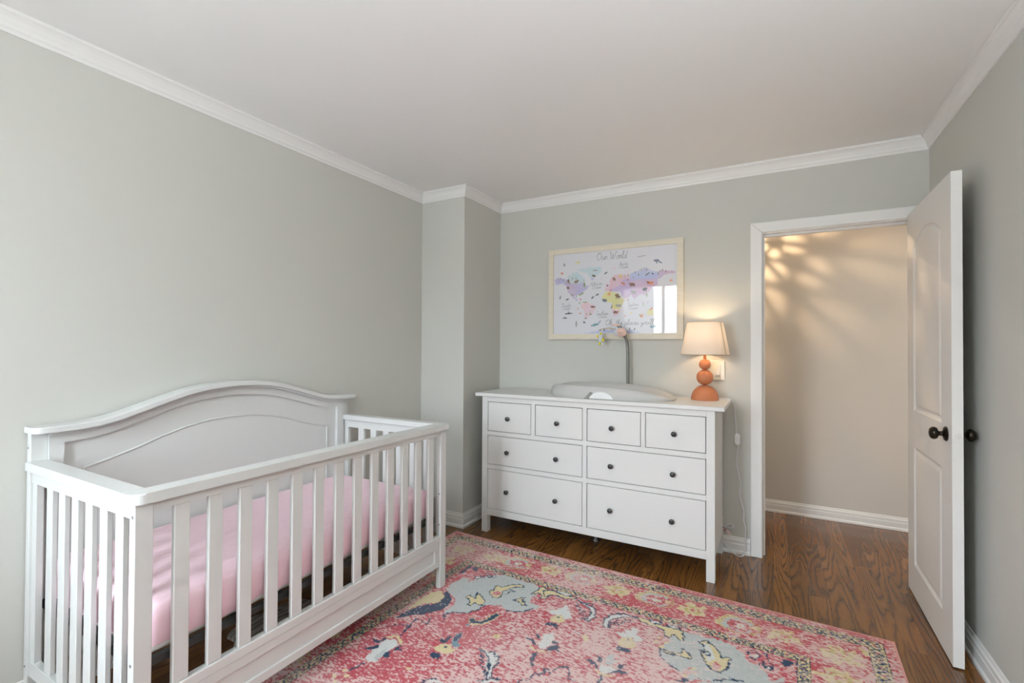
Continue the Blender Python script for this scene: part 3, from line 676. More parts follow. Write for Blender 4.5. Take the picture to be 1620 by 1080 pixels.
# local frame: x 0 = face toward the wall ... -DT = visible face, y 0 hinge ... -DW free edge, z 0..DH
def panel_loop(y0, y1, z0, z1, arch, d, n=16):
    """outline inset by d; arch = rise of the top"""
    a, b, c = y0-d, y1+d, z0+d
    pts = [(a, c), (b, c)]
    yc = (y0+y1)/2; hw = (y0-y1)/2-d
    if arch:
        zs = z1-d*.6
        for i in range(n+1):
            t = -1+2*i/n
            pts.append((yc+hw*t, zs+arch*(math.cos(t*math.pi/2)**.9 if abs(t) < 1 else 0)))
    else:
        for i in range(n+1): pts.append((yc+hw*(-1+2*i/n), z1-d))
    return pts
bm = bmesh.new()
for side in (-1, 1):
    X0 = -DT if side < 0 else 0
    outer = [bm.verts.new((X0, y, z)) for y, z in ((0, 0), (-DW, 0), (-DW, DH), (0, DH))]
    oe = [bm.edges.new((outer[i], outer[(i+1) % 4])) for i in range(4)]
    edges = list(oe)
    for (y0, y1, z0, z1, ar) in ((-.128, -.605, .958, 1.80, .068), (-.128, -.605, .160, .772, 0)):
        prev = None
        for d, dep in ((0, 0), (.006, .004), (.013, .0075), (.020, .008), (.030, .0035), (.036, .002), (.045, .0015)):
            L = [bm.verts.new((X0-side*dep, y, z)) for y, z in panel_loop(y0, y1, z0, z1, ar, d)]
            if prev is None: edges += [bm.edges.new((L[i], L[(i+1) % len(L)])) for i in range(len(L))]
            else:
                for k in range(len(L)): bm.faces.new((prev[k], prev[(k+1) % len(L)], L[(k+1) % len(L)], L[k]))
            prev = L
        bm.faces.new(prev)
    bmesh.ops.triangle_fill(bm, edges=edges, use_beauty=True)
    if side < 0: o1 = outer
    else: o2 = outer
for k in range(4): bm.faces.new((o1[k], o1[(k+1) % 4], o2[(k+1) % 4], o2[k]))
leaf = obj('door_leaf', bm, M['door'], door, local=True)
for side in (-1, 1):
    X0 = -DT if side < 0 else 0
    bm = bmesh.new(); s = side
    prof = [(.030, 0), (.031, .003), (.026, .008), (.014, .011), (.011, .014)]
    lathe(bm, [(r, X0+s*h) for r, h in prof], (0, -.675, .922), 'x', 28)
    ro = obj('rosette', bm, M['bronze'], door, smooth=True, local=True)
    bm = bmesh.new()
    prof = [(.0105, .010), (.0095, .014), (.0095, .024), (.013, .027), (.0225, .031), (.0262, .038), (.0255, .046), (.020, .053), (.008, .0565), (0, .057)]
    lathe(bm, [(r, X0+s*h) for r, h in prof], (0, -.675, .922), 'x', 28)
    obj('door_knob', bm, M['bronze'], door, smooth=True, local=True)
bm = bmesh.new(); lathe(bm, [(.0125, 0), (.0125, -.0012), (.0105, -.0022), (.0085, -.0012), (.0085, -.003), (0, -.003)], (-.0175, -DW, .925), 'y', 24)
box(bm, -.0215, -.0135, -DW-.006, -DW, .919, .932, bev=.001)
obj('latch', bm, M['door'], door, smooth=True, local=True)
for z in (.2, 1.0, 1.8):
    bm = bmesh.new(); lathe(bm, [(.006, -.045), (.006, .045)], (.004, .003, z), 'z', 12); obj('hinge', bm, M['trim'], door, smooth=True, local=True)
# ======================= CRIB =======================
crib = thing('crib', (-1.92, 1.35, 0), 'white wooden baby crib with arched panelled headboard against the left wall', 'crib')
CX0, CX1, CY0, CY1 = -2.305, -1.53, .643, 2.055
ZF = .012
def cpart(name, bm, m='crib', parent=crib, **k): return obj(name, bm, M[m], parent, **k)
ZR, ZRB = .8695, .840
for (y0, y1) in ((CY0, .689), (2.009, CY1)):
    cpart('front_post', bx(CX1-.030, CX1, y0, y1, ZF, ZRB, bev=.002))
hpost = [cpart('headboard_post', bx(CX0, CX0+.029, y0, y1, 0, .972, bev=.002)) for (y0, y1) in ((CY0, .688), (2.010, CY1))]
# top rails (caps) with rounded outer corners
def cap_front():
    bm = bmesh.new(); r = .034; xo, xi = CX1+.013, CX1-.052; ya, yb = CY0-.013, CY1+.008
    pts = [(xi, ya), ]
    for k in range(9):
        a = -math.pi/2+k*math.pi/16; pts.append((xo-r+r*math.cos(a), ya+r+r*math.sin(a)))
    for k in range(5):
        a = k*math.pi/8; pts.append((xo-.008+.008*math.cos(a), yb-.008+.008*math.sin(a)))
    pts.append((xi, yb))
    A = [bm.verts.new((x, y, ZRB)) for x, y in pts]; B_ = [bm.verts.new((x, y, ZR)) for x, y in pts]
    bm.faces.new(A[::-1]); top = bm.faces.new(B_)
    for k in range(len(pts)): bm.faces.new((A[k], A[(k+1) % len(pts)], B_[(k+1) % len(pts)], B_[k]))
    bmesh.ops.bevel(bm, geom=list(top.edges), offset=.003, segments=2, affect='EDGES')
    return bm
cpart('front_cap_rail', cap_front())
cpart('end_cap_rail', bx(-2.276, CX1-.052, CY0-.013, .690, ZRB, ZR, bev=.002))
cpart('end_cap_rail', bx(-2.276, CX1-.052, 2.008, CY1+.008, ZRB, ZR, bev=.002))
# front side
cpart('upper_rail', bx(CX1-.026, CX1-.004, .689, 2.009, .812, ZRB))
for k in range(13):
    y = .7455+k*.0975
    cpart('slat', bx(CX1-.024, CX1-.007, y, y+.044, .2855, .8125, bev=.0025))
bm = bmesh.new(); box(bm, CX1-.030, CX1-.001, .689, 2.009, .255, .286, bev=.002); cpart('lower_rail', bm)
bm = bmesh.new()
box(bm, CX1-.022, CX1-.003, .689, 2.009, .222, .2545, bev=.001); box(bm, CX1-.022, CX1-.003, .689, 2.009, .128, .158, bev=.001)
box(bm, CX1-.022, CX1-.003, .689, .735, .158, .222); box(bm, CX1-.022, CX1-.003, 1.968, 2.009, .158, .222); box(bm, CX1-.020, CX1-.012, .735, 1.968, .155, .225)
cpart('front_panel', bm)
# ends
for e in (0, 1):
    ya = .652 if e == 0 else 2.028; yb = ya+.018
    cpart('end_rail', bx(-2.276, CX1-.030, ya-.003, yb+.001, .795, ZRB)); cpart('end_rail', bx(-2.276, CX1-.030, ya-.003, yb+.001, .122, .175, bev=.001))
    cpart('end_stile', bx(-2.276, -2.240, ya, yb, .175, .795)); 
    for k in range(6):
        x = -2.158+k*.0985
        cpart('slat', bx(x, x+.045, ya, yb-.001, .1745, .7955, bev=.0025))
# headboard
HC = 1.349
tt = [0, .1, .17, .25, .34, .43, .50, .56, .62, .72]; zz = [1.113, 1.108, 1.099, 1.080, 1.052, 1.022, 1.002, .994, .9915, .991]
def hz(y): return float(np.interp(abs(y-HC), np.linspace(0, .72, 73), SM))
xs_ = np.linspace(0, .72, 73); raw = np.interp(xs_, tt, zz); kern = np.ones(9)/9
SM = np.convolve(np.concatenate([raw[8:0:-1], raw, np.full(8, raw[-1])]), kern, 'same')[8:-8]
ys = np.linspace(CY0-.010, CY1+.006, 70)
def ribbon(x0, x1, za, zb, ya, yb, n=70, bev=0):
    """solid whose top follows za(y) and bottom zb(y), between x0 and x1"""
    bm = bmesh.new(); loops = []
    for y in np.linspace(ya, yb, n):
        loops.append([(x0, y, zb(y)), (x1, y, zb(y)), (x1, y, za(y)), (x0, y, za(y))])
    loft(bm, loops, caps=True); return bm
# cap of the headboard with rounded near corner
def hcap():
    bm = bmesh.new(); loops = []; xa, xb = -2.2985, -2.212
    for y in ys:
        d = min(y-ys[0], .030); ins = .030-math.sqrt(max(.030**2-(.030-d)**2, 0)); d2 = min(ys[-1]-y, .006); ins2 = .006-math.sqrt(max(.006**2-(.006-d2)**2, 0))
        i = max(ins, ins2); z = hz(y)
        loops.append([(xa, y, z-.021), (xb-i, y, z-.021), (xb-i, y, z-.003), (xb-i-.003, y, z), (xa, y, z)])
    loft(bm, loops, caps=True); return bm
ys = np.concatenate([CY0-.010+np.array([0, .001, .003, .006, .01, .015, .021]), np.linspace(CY0+.020, CY1-.002, 70), [CY1+.003, CY1+.006]])
cpart('headboard_cap', hcap(), smooth=True)
cpart('headboard_moulding', ribbon(-2.276, -2.240, lambda y: hz(y)-.021, lambda y: hz(y)-.032, .688, 2.010))
cpart('headboard_top_rail', ribbon(CX0+.004, -2.262, lambda y: hz(y)-.021, lambda y: hz(y)-.068, .688, 2.010))
for y0, y1 in ((.688, .730), (1.966, 2.010)): cpart('headboard_stile', bx(CX0+.004, -2.2625, y0, y1, .14, .925))
cpart('headboard_panel', ribbon(CX0+.006, -2.280, lambda y: hz(y)-.06, lambda y: .20, .73, 1.966))
cpart('headboard_lower_rail', bx(CX0+.004, -2.266, .688, 2.010, .135, .205, bev=.001))
path = [(-2.279, .793, .25)]+[(-2.279, .793, z) for z in (.4, .6, .815)]
arc = [(-2.279, y, hz(HC+(y-HC)*1.0)-.172 if False else float(np.interp(abs(y-HC), [0, .1, .2, .3, .38, .45, .52, .556], [.941, .937, .921, .893, .864, .843, .825, .816]))) for y in np.linspace(.793, 1.905, 45)]
bm = bmesh.new(); tube(bm, [(-2.280, .793, .25), (-2.280, .793, .816)], .005, 6); tube(bm, arc, .005, 6); tube(bm, [(-2.280, 1.905, .816), (-2.280, 1.905, .25)], .005, 6)
cpart('headboard_bead', bm, smooth=True)
# hardware
posts = [o for o in crib.children if o.name.startswith('front_post')]
def screw(parent, c, axis, r=.0045):
    bm = bmesh.new(); s = .0012
    lathe(bm, [(r, 0), (r, s), (r*.75, s*1.4), (r*.45, s*.4), (0, s*.4)] if axis[1] > 0 else [(r, 0), (r, -s), (r*.75, -s*1.4), (r*.45, -s*.4), (0, -s*.4)], c, axis[0], 14)
    obj('screw', bm, M['steel'], parent, smooth=True)
screw(posts[0], (CX1-.012, CY0, .805), ('y', -1)); screw(posts[0], (CX1-.012, CY0, .40), ('y', -1))
screw(hpost[0], (CX0+.012, CY0, .915), ('y', -1), .004); screw(hpost[0], (CX0+.012, CY0, .155), ('y', -1), .004)
for z in (.505, .345): screw(posts[1], (CX1-.010, 2.009, z), ('y', -1), .005)
bm = bmesh.new(); box(bm, CX1-.055, CX1-.031, 2.004, 2.024, .30, .48, bev=.001); br = obj('mattress_bracket', bm, M['tabgrey'], crib)
for z in (.46, .40, .355, .315): screw(br, (CX1-.043, 2.004, z), ('y', -1), .0045)
# sprung mattress support
bm = bmesh.new()
zb = .372
box(bm, -2.262, -2.240, .70, 2.0, zb-.016, zb+.006, bev=.001); box(bm, -1.585, -1.566, .70, 2.0, zb-.016, zb+.006, bev=.001)
box(bm, -2.262, -1.566, .676, .70, zb-.022, zb+.008, bev=.001); box(bm, -2.262, -1.566, 2.0, 2.022, zb-.022, zb+.008, bev=.001)
for k in range(7): box(bm, -2.24, -1.585, .78+k*.17, .80+k*.17, zb-.006, zb)
cpart('mattress_support', bm, 'bedmetal')

# ---- mattress with pink fitted sheet ----
MX0, MX1, MY0, MY1, MZ0, MZ1 = -2.266, -1.566, .684, 2.000, .380, .530
matt = thing('crib_mattress', (-1.91, 1.35, MZ0), 'crib mattress in a pale pink fitted sheet lying inside the white crib', 'mattress')
obj('mattress_core', bx(MX0+.012, MX1-.012, MY0+.012, MY1-.012, MZ0, MZ1-.02, bev=.02, seg=3), M['mattress'], matt, smooth=True)
def rrect(ins, r, n=10, m=26):
    x0, x1, y0, y1 = MX0+ins, MX1-ins, MY0+ins, MY1-ins; r = max(r-ins, .006); pts = []
    def seg(a, b, cnt):
        for k in range(cnt): t = k/cnt; pts.append((a[0]+(b[0]-a[0])*t, a[1]+(b[1]-a[1])*t))
    def cor(cx, cy, a0):
        for k in range(n): a = a0+k/n*math.pi/2; pts.append((cx+r*math.cos(a), cy+r*math.sin(a)))
    seg((x0+r, y0), (x1-r, y0), m); cor(x1-r, y0+r, -math.pi/2); seg((x1, y0+r), (x1, y1-r), m*2); cor(x1-r, y1-r, 0)
    seg((x1-r, y1), (x0+r, y1), m); cor(x0+r, y1-r, math.pi/2); seg((x0, y1-r), (x0, y0+r), m*2); cor(x0+r, y0+r, math.pi)
    return pts
loops = []
rnd = random.Random(3)
def wob(x, y, s=1): return .5*math.sin(x*31+y*17)+.5*math.sin(y*23-x*9+1.3)
prof = [(.16, 0), (.10, .0), (.06, -.001), (.035, -.004), (.02, -.010), (.009, -.021), (.002, -.040), (0, -.065), (.001, -.095), (.005, -.120), (.010, -.137)]
for i, (ins, dz) in enumerate(prof):
    L = []
    for (x, y) in rrect(ins, .055):
        z = MZ1+dz; k = i/(len(prof)-1)
        if i >= len(prof)-1: z += .007*abs(math.sin(y*32+x*30))+.004*wob(x, y)
        if i >= 5:
            a = .0035*k*math.sin(y*64+x*60+k); cx = 1 if x > (MX0+MX1)/2 else -1
            if abs(x-MX0-ins) < .01 or abs(x-MX1+ins) < .01: x += a*cx*.8
            else: y += a*.8*(1 if y > 1.3 else -1)
        z += .0018*wob(x*2, y*1.7)
        L.append((x, y, z))
    loops.append(L)
# top continues inward to a ridge line
top = []
for s_ in (.30, .34):
    pts = rrect(.16, .055); top.append([((x-(MX0+MX1)/2)*(.5 if s_ == .30 else .04)+(MX0+MX1)/2, (y-(MY0+MY1)/2)*(.85 if s_ == .30 else .70)+(MY0+MY1)/2, MZ1+.002+.002*wob(x*2, y)) for x, y in pts])
bm = bmesh.new(); loft(bm, [top[1], top[0]]+loops)
bmesh.ops.contextual_create if False else None
inner = [v for v in bm.verts][:len(top[1])]; bm.faces.new(inner[::-1])
obj('fitted_sheet', bm, M['sheet'], matt, smooth=True)

# grey cloth folded on the floor under the crib
pts = [(-2.10, 1.235), (-2.13, 1.356), (-2.105, 1.48), (-2.076, 1.583), (-2.0, 1.612), (-1.962, 1.628), (-1.968, 1.45), (-1.980, 1.215), (-2.03, 1.222)]
bm = bmesh.new()
def scl(f, z): 
    cx, cy = -2.03, 1.42; return [(cx+(p.x-cx)*f, cy+(p.y-cy)*f, z+.003*math.sin(p.x*60+p.y*40)*(f < .99)) for p in spline([(a, b, 0) for a, b in pts], 6, True)]
loft(bm, [scl(.97, 0.001), scl(1, .006), scl(.985, .014), scl(.93, .019), scl(.6, .021), scl(.2, .020)], caps=True)
tag(obj('folded_cloth', bm, M['blanket'], smooth=True), 'flat grey cloth lying on the wood floor underneath the crib', 'cloth')

# ======================= DRESSER =======================
DRX0, DRX1, DRY0, DRY1 = -1.780, -.279, 2.803, 3.262
dr = thing('dresser', (-1.03, 3.03, 0), 'wide white eight drawer dresser with dark round knobs along the back wall', 'dresser')
def dpart(name, bm, m='dresser', parent=dr, **k): return obj(name, bm, M[m], parent, **k)
dpart('dresser_top', bx(-1.828, -.230, 2.785, 3.274, .937, .960, bev=.002))
dpart('front_leg', bx(DRX0, -1.735, DRY0, DRY0+.045, 0, .937, bev=.0015)); dpart('front_leg', bx(-.324, DRX1, DRY0, DRY0+.045, 0, .937, bev=.0015))
dpart('back_leg', bx(DRX0, -1.735, DRY1-.03, DRY1, 0, .937, bev=.001)); dpart('back_leg', bx(-.324, DRX1, DRY1-.03, DRY1, 0, .937, bev=.001))
for x in (DRX0+.003, DRX1-.018): dpart('side_panel', bx(x, x+.015, DRY0+.045, DRY1-.03, .12, .937))
bm = bmesh.new(); yf = DRY0+.001; yb_ = DRY0+.02
box(bm, -1.735, -.324, yf, yb_, .902, .937); box(bm, -1.735, -.324, yf, yb_, .120, .166, bev=.001)
box(bm, -1.735, -.324, yf, yb_, .670, .699); box(bm, -1.735, -.324, yf, yb_, .441, .470)
box(bm, -1.399, -1.371, yf, yb_, .699, .902); box(bm, -1.041, -1.014, yf, yb_, .166, .441); box(bm, -1.041, -1.014, yf, yb_, .470, .670); box(bm, -1.041, -1.014, yf, yb_, .699, .902); box(bm, -.681, -.656, yf, yb_, .699, .902)
dpart('face_frame', bm)
dpart('back_panel', bx(-1.735, -.324, DRY1-.02, DRY1-.014, .12, .937), 'dark')
dpart('bottom_panel', bx(-1.762, -.297, DRY0+.045, DRY1-.03, .121, .130), 'dark')
kx_ = []
rows = [((-1.734, -1.400), (.700, .901), [-1.572]), ((-1.370, -1.042), (.700, .901), [-1.212]), ((-1.013, -.682), (.700, .901), [-.854]), ((-.655, -.325), (.700, .901), [-.493]),
        ((-1.734, -1.042), (.471, .669), [-1.576, -1.217]), ((-1.013, -.325), (.471, .669), [-.859, -.499]),
        ((-1.734, -1.042), (.167, .440), [-1.579, -1.221]), ((-1.013, -.325), (.167, .440), [-.862, -.504])]
for (xa, xb), (za, zb2), kxs in rows:
    g = .0028; bm = bmesh.new(); box(bm, xa+g, xb-g, DRY0+.002, DRY0+.018, za+g*.8, zb2-g, bev=.0008)
    d = dpart('drawer', bm)
    bm = bmesh.new(); box(bm, xa+.012, xb-.012, DRY0+.019, DRY1-.04, za+.012, zb2-.02); obj('drawer_box', bm, M['dark'], d)
    kz = {(.700, .901): .793, (.471, .669): .565, (.167, .440): .299}[(za, zb2)]
    for kx in kxs:
        bm = bmesh.new(); lathe(bm, [(.0075, 0), (.0065, -.006), (.008, -.010), (.0135, -.013), (.0152, -.018), (.0145, -.023), (.009, -.0265), (0, -.0275)], (kx, DRY0+.002, kz), 'y', 22)
        obj('knob', bm, M['knob'], d, smooth=True)
bm = bmesh.new(); lathe(bm, [(.014, .0005), (.014, .012), (.009, .014), (.009, .121)], (-1.03, 3.03, 0), 'z', 16); dpart('centre_support_leg', bm, 'tabgrey', smooth=True)

# ---- changing pad ----
pad = thing('changing_pad', (-.92, 3.0, .96), 'smooth grey contoured baby changing pad resting on top of the white dresser', 'changing pad')
PA, PB, PCX, PCY = .405, .195, -.925, 3.01
def padpt(r, th):
    c, s = math.cos(th), math.sin(th); e = 2/2.5
    return PCX+PA*r*math.copysign(abs(c)**e, c), PCY+PB*r*math.copysign(abs(s)**e, s)
def rimh(th):
    c, s = math.cos(th), math.sin(th)
    side = .034+.043*abs(s)**1.0
    side += -.010*c - .012*max(c, 0)**2 + .018*max(-c, 0)**3
    return side
loops = []
NT = 96
for r, kind in ((.10, 'in'), (.45, 'in'), (.62, 'in'), (.72, 'a'), (.80, 'b'), (.86, 'c'), (.90, 'd'), (.94, 'c2'), (.975, 'e'), (1.0, 'f'), (1.0, 'g'), (.985, 'h')):
    L = []
    for k in range(NT):
        th = 2*math.pi*k/NT; x, y = padpt(r, th); Hh = rimh(th); lo = .020
        z = {'in': lo, 'a': lo+(Hh-lo)*.22, 'b': lo+(Hh-lo)*.66, 'c': lo+(Hh-lo)*.92, 'd': Hh, 'c2': Hh*.965, 'e': Hh*.82, 'f': Hh*.55, 'g': .012, 'h': .0005}[kind]
        L.append((x, y, .96+z))
    loops.append(L)
bm = bmesh.new(); R_ = loft(bm, loops); bm.faces.new(R_[0][::-1]); bm.faces.new(R_[-1])
obj('pad_body', bm, M['padgrey'], pad, smooth=True)
# white scale unit set into the near side
bm = bmesh.new(); cx = -.925; loops = []
outl = [(-.080, .004), (-.072, .022), (-.055, .036), (-.03, .044), (0, .047), (.03, .043), (.055, .033), (.072, .018), (.080, .004)]
for yy, f in ((2.828, 1.0), (2.812, 1.0), (2.806, .97)):
    loops.append([(cx+a*f, yy, .9605+b*f) for a, b in outl])
loft(bm, loops, caps=True); obj('scale_unit', bm, M['plasticwhite'], pad, smooth=True)
bm = bmesh.new(); loft(bm, [[(x, y, z) for x, z in ((-1.035, .9605), (-1.012, .9605), (-.975, .995), (-.995, 1.003))] for y in (2.835, 2.801)], caps=True); obj('side_tab', bm, M['tabgrey'], pad)

# ---- toy bar with plush head, behind the pad ----
toy = thing('toy_bar', (-.882, 3.232, .96), 'grey toy bar behind changing pad topped by pale pink plush face with ears', 'toy bar')
ty = 3.232
bm = bmesh.new(); box(bm, -.93, -.83, ty-.022, ty+.022, .9602, .97, bev=.003); obj('base', bm, M['pole'], toy)
pth = spline([(-.872, ty, .968), (-.873, ty, 1.10), (-.876, ty, 1.27), (-.884, ty-.005, 1.335), (-.905, ty-.02, 1.375)], 6)
bm = bmesh.new(); tube(bm, pth, .0105, 12); obj('pole', bm, M['pole'], toy, smooth=True)
hc = Vector((-.915, ty-.03, 1.386))
bm = bmesh.new(); ball(bm, hc, .036, .026, .030); ball(bm, hc+Vector((.010, -.004, -.006)), .030, .027, .024); hd = obj('plush_head', bm, M['pink'], toy, smooth=True)
bm = bmesh.new(); ball(bm, hc+Vector((-.026, .0, -.004)), .022, .022, .023); ball(bm, hc+Vector((-.02, .002, .012)), .017, .018, .018); obj('plush_ruff', bm, M['plushwhite'], hd, smooth=True)
bm = bmesh.new(); ball(bm, hc+Vector((-.034, -.004, .050)), .032, .010, .007, rot=Matrix.Rotation(.12, 3, 'Y')); obj('ear', bm, M['pink'], hd, smooth=True)
bm = bmesh.new()
ball(bm, hc+Vector((-.018, -.004, .036)), .013, .005, .0035, rot=Matrix.Rotation(.7, 3, 'Y')); ball(bm, hc+Vector((.0, -.004, .036)), .011, .005, .0035, rot=Matrix.Rotation(.9, 3, 'Y')); obj('leaf', bm, M['leaf'], hd, smooth=True)
bm = bmesh.new()
for dx in (-.004, .016):
    tube(bm, [hc+Vector((dx+.005*math.cos(a), -.0305-.0005, -.002-.004*math.sin(a))) for a in np.linspace(.2, 2.9, 7)], .0012, 6)
ball(bm, hc+Vector((.007, -.031, -.010)), .0025, .0015, .002, 8, 6)
obj('face_stitching', bm, M['ink'], hd)
wp = [(-.94, ty-.03, 1.392), (-.965, ty-.032, 1.407), (-1.0, ty-.034, 1.414), (-1.04, ty-.036, 1.410), (-1.062, ty-.036, 1.402), (-1.064, ty-.036, 1.392)]
bm = bmesh.new(); tube(bm, spline(wp, 5), .0035, 8); obj('hanging_cord', bm, M['wire'], toy, smooth=True)
pc = Vector((-1.056, ty-.036, 1.342))
bm = bmesh.new(); ball(bm, pc, .017, .014, .034, rot=Matrix.Rotation(.12, 3, 'Y')); ball(bm, pc+Vector((.004, 0, .030)), .012, .010, .016); ball(bm, pc+Vector((.013, 0, -.036)), .006, .006, .010)
pl = tag(obj('hanging_plush', bm, M['plushwhite'], smooth=True), 'small grey plush with yellow spots dangling from toy bar cord', 'plush toy')
for dx, dz, r in ((.004, .034, .0085), (-.020, .016, .007), (.020, -.010, .010), (-.004, -.036, .009)):
    bm = bmesh.new(); ball(bm, pc+Vector((dx, -.008, dz)), r*.9, .007, r*1.2, 12, 8); obj('yellow_spot', bm, M['yellow'], pl, smooth=True)

# ======================= LAMP =======================
LX, LY = -.372, 3.150
lamp = thing('table_lamp', (LX, LY, .96), 'terracotta table lamp of stacked balls with glowing cream shade on the dresser', 'lamp')
bm = bmesh.new(); lathe(bm, [(.0795, .0003), (.081, .004)]+[(.080*math.cos(a), .006+.086*math.sin(a)) for a in np.linspace(.02, 1.45, 14)]+[(0, .093)], (LX, LY, .96), 'z', 48); obj('dome_base', bm, M['terracotta'], lamp, smooth=True)
bm = bmesh.new(); ball(bm, (LX, LY, 1.099), .0495, .0495, .0475, 40, 24); obj('large_ball', bm, M['terracotta'], lamp, smooth=True)
bm = bmesh.new(); ball(bm, (LX, LY, 1.178), .0345, .0345, .0335, 36, 20); obj('small_ball', bm, M['terracotta'], lamp, smooth=True)
bm = bmesh.new(); lathe(bm, [(.010, 1.205), (.0085, 1.245), (.0085, 1.27)], (LX, LY, 0), 'z', 16); obj('neck', bm, M['terracotta'], lamp, smooth=True)
bm = bmesh.new(); lathe(bm, [(.014, 1.262), (.014, 1.295), (.010, 1.300)], (LX, LY, 0), 'z', 16); obj('bulb_socket', bm, M['plasticwhite'], lamp, smooth=True)
SZ0, SZ1, SR0, SR1 = 1.240, 1.438, .141, .104
def ring(r, z, n=64): return [(LX+r*math.cos(2*math.pi*k/n), LY+r*math.sin(2*math.pi*k/n), z) for k in range(n)]
bm = bmesh.new(); loft(bm, [ring(SR0, SZ0), ring((SR0+SR1)/2, (SZ0+SZ1)/2), ring(SR1, SZ1)]); sh = obj('lamp_shade', bm, M['shade'], lamp, smooth=True)
bm = bmesh.new(); tube(bm, ring(SR0, SZ0)+[ring(SR0, SZ0)[0]], .0018, 6); obj('lower_trim', bm, M['wire'], sh, smooth=True)
bm = bmesh.new(); tube(bm, ring(SR1, SZ1)+[ring(SR1, SZ1)[0]], .0018, 6); obj('upper_trim', bm, M['wire'], sh, smooth=True)
a = math.radians(-28); bm = bmesh.new()
loft(bm, [[(LX+(r+.0012)*math.cos(a+t), LY+(r+.0012)*math.sin(a+t), z) for t in (-.035, .035)] for r, z in ((SR0, SZ0), (SR1, SZ1))], close=False); obj('shade_seam', bm, M['wire'], sh)
bm = bmesh.new()
for k in range(3): tube(bm, [(LX, LY, 1.290), (LX+SR0*.96*math.cos(k*2.094+.4), LY+SR0*.96*math.sin(k*2.094+.4), SZ0+.02)], .0012, 6)
obj('shade_carrier', bm, M['steel'], lamp)
bm = bmesh.new(); ball(bm, (LX, LY, 1.335), .020, .020, .028, 16, 10); obj('bulb', bm, M['bulb'], lamp, smooth=True)
lt = point('lamp_bulb_light', (LX, LY, 1.362), 2.4, (1.0, .75, .47), .025)
# cord with inline switch
cy = YB-.03
cp = [(LX+.06, LY+.055, .9632), (-.300, 3.235, .9632), (-.262, 3.262, .9632), (-.236, 3.268, .960), (-.220, cy-.004, .940), (-.211, cy, .90), (-.208, cy, .84), (-.203, cy, .755), (-.200, cy, .705)]
cd = bmesh.new(); tube(cd, spline(cp, 6), .0032, 8); cord = obj('power_cord', cd, M['plastictrans'], lamp, smooth=True)
sw = bmesh.new(); loft(sw, [[(-.196+a*f, y, .715+b*f) for a, b in ((-.015, -.022), (-.009, -.034), (.007, -.036), (.016, -.026), (.015, .022), (.006, .034), (-.008, .036), (-.016, .026))] for y, f in ((cy-.013, .85), (cy-.010, 1), (cy+.006, 1), (cy+.009, .85))], caps=True)
box(sw, -.203, -.190, cy-.017, cy-.012, .705, .728, bev=.001)
obj('inline_switch', sw, M['plasticwhite'], cord)
cp2 = [(-.190, cy, .682), (-.197, cy, .625), (-.199, cy, .555), (-.186, cy, .49), (-.178, cy, .44), (-.184, cy, .38), (-.172, cy, .32), (-.160, cy, .275), (-.162, cy, .22), (-.150, cy, .165), (-.153, cy-.002, .10), (-.152, cy-.004, .05), (-.160, cy-.015, .012), (-.178, cy-.03, .0045), (-.200, cy-.030, .008), (-.235, cy-.02, .030), (-.272, cy-.012, .065), (-.290, cy-.008, .095), (-.286, cy, .125), (-.268, cy, .155), (-.248, cy, .178), (-.228, cy, .182), (-.219, cy, .170), (-.228, cy+.003, .158), (-.250, cy+.006, .156), (-.275, cy+.008, .160), (-.298, cy+.010, .165)]
cd = bmesh.new(); tube(cd, spline(cp2, 6), .0032, 8); obj('power_cord', cd, M['plastictrans'], lamp, smooth=True)
bm = bmesh.new(); loft(bm, [[(x, y, z) for x, z in ((-.262, .135), (-.240, .112), (-.231, .122), (-.252, .147))] for y in (cy-.004, cy-.0025)], caps=True); obj('cord_tag', bm, M['tagpink'], lamp)
bm = bmesh.new(); loft(bm, [[(x, y, z) for x, z in ((-.285, .150), (-.268, .128), (-.262, .140), (-.275, .160))] for y in (cy+.006, cy+.0075)], caps=True); obj('cord_tag', bm, M['tagred'], lamp)

# outlet low on the wall behind the dresser edge
out = thing('wall_outlet', (-.315, YB-.004, .16), 'white wall outlet low behind the right end of the dresser', 'outlet')
bm = bmesh.new(); box(bm, -.350, -.280, YB-.006, YB-.0005, .105, .220, bev=.002); obj('outlet_plate', bm, M['switchplate'], out)
bm = bmesh.new(); box(bm, -.325, -.298, YB-.026, YB-.006, .150, .178, bev=.003); obj('plug', bm, M['plasticwhite'], out)

# light switch beside the lamp
ls = thing('light_switch', (-.313, YB-.003, 1.138), 'cream rocker light switch on the wall right behind the table lamp', 'light switch')
bm = bmesh.new(); box(bm, -.355, -.271, YB-.009, YB-.0005, 1.076, 1.200, bev=.003, seg=2); obj('switch_plate', bm, M['switchplate'], ls)
bm = bmesh.new(); box(bm, -.333, -.293, YB-.0125, YB-.005, 1.098, 1.178, bev=.0016); fr_ = obj('rocker_frame', bm, M['switchplate'], ls)
bm = bmesh.new(); loft(bm, [[(x, YB-.0115, 1.106), (x, YB-.0190, 1.108), (x, YB-.0135, 1.170), (x, YB-.0115, 1.171)] for x in (-.326, -.300)], caps=True); obj('rocker', bm, M['switchplate'], ls)

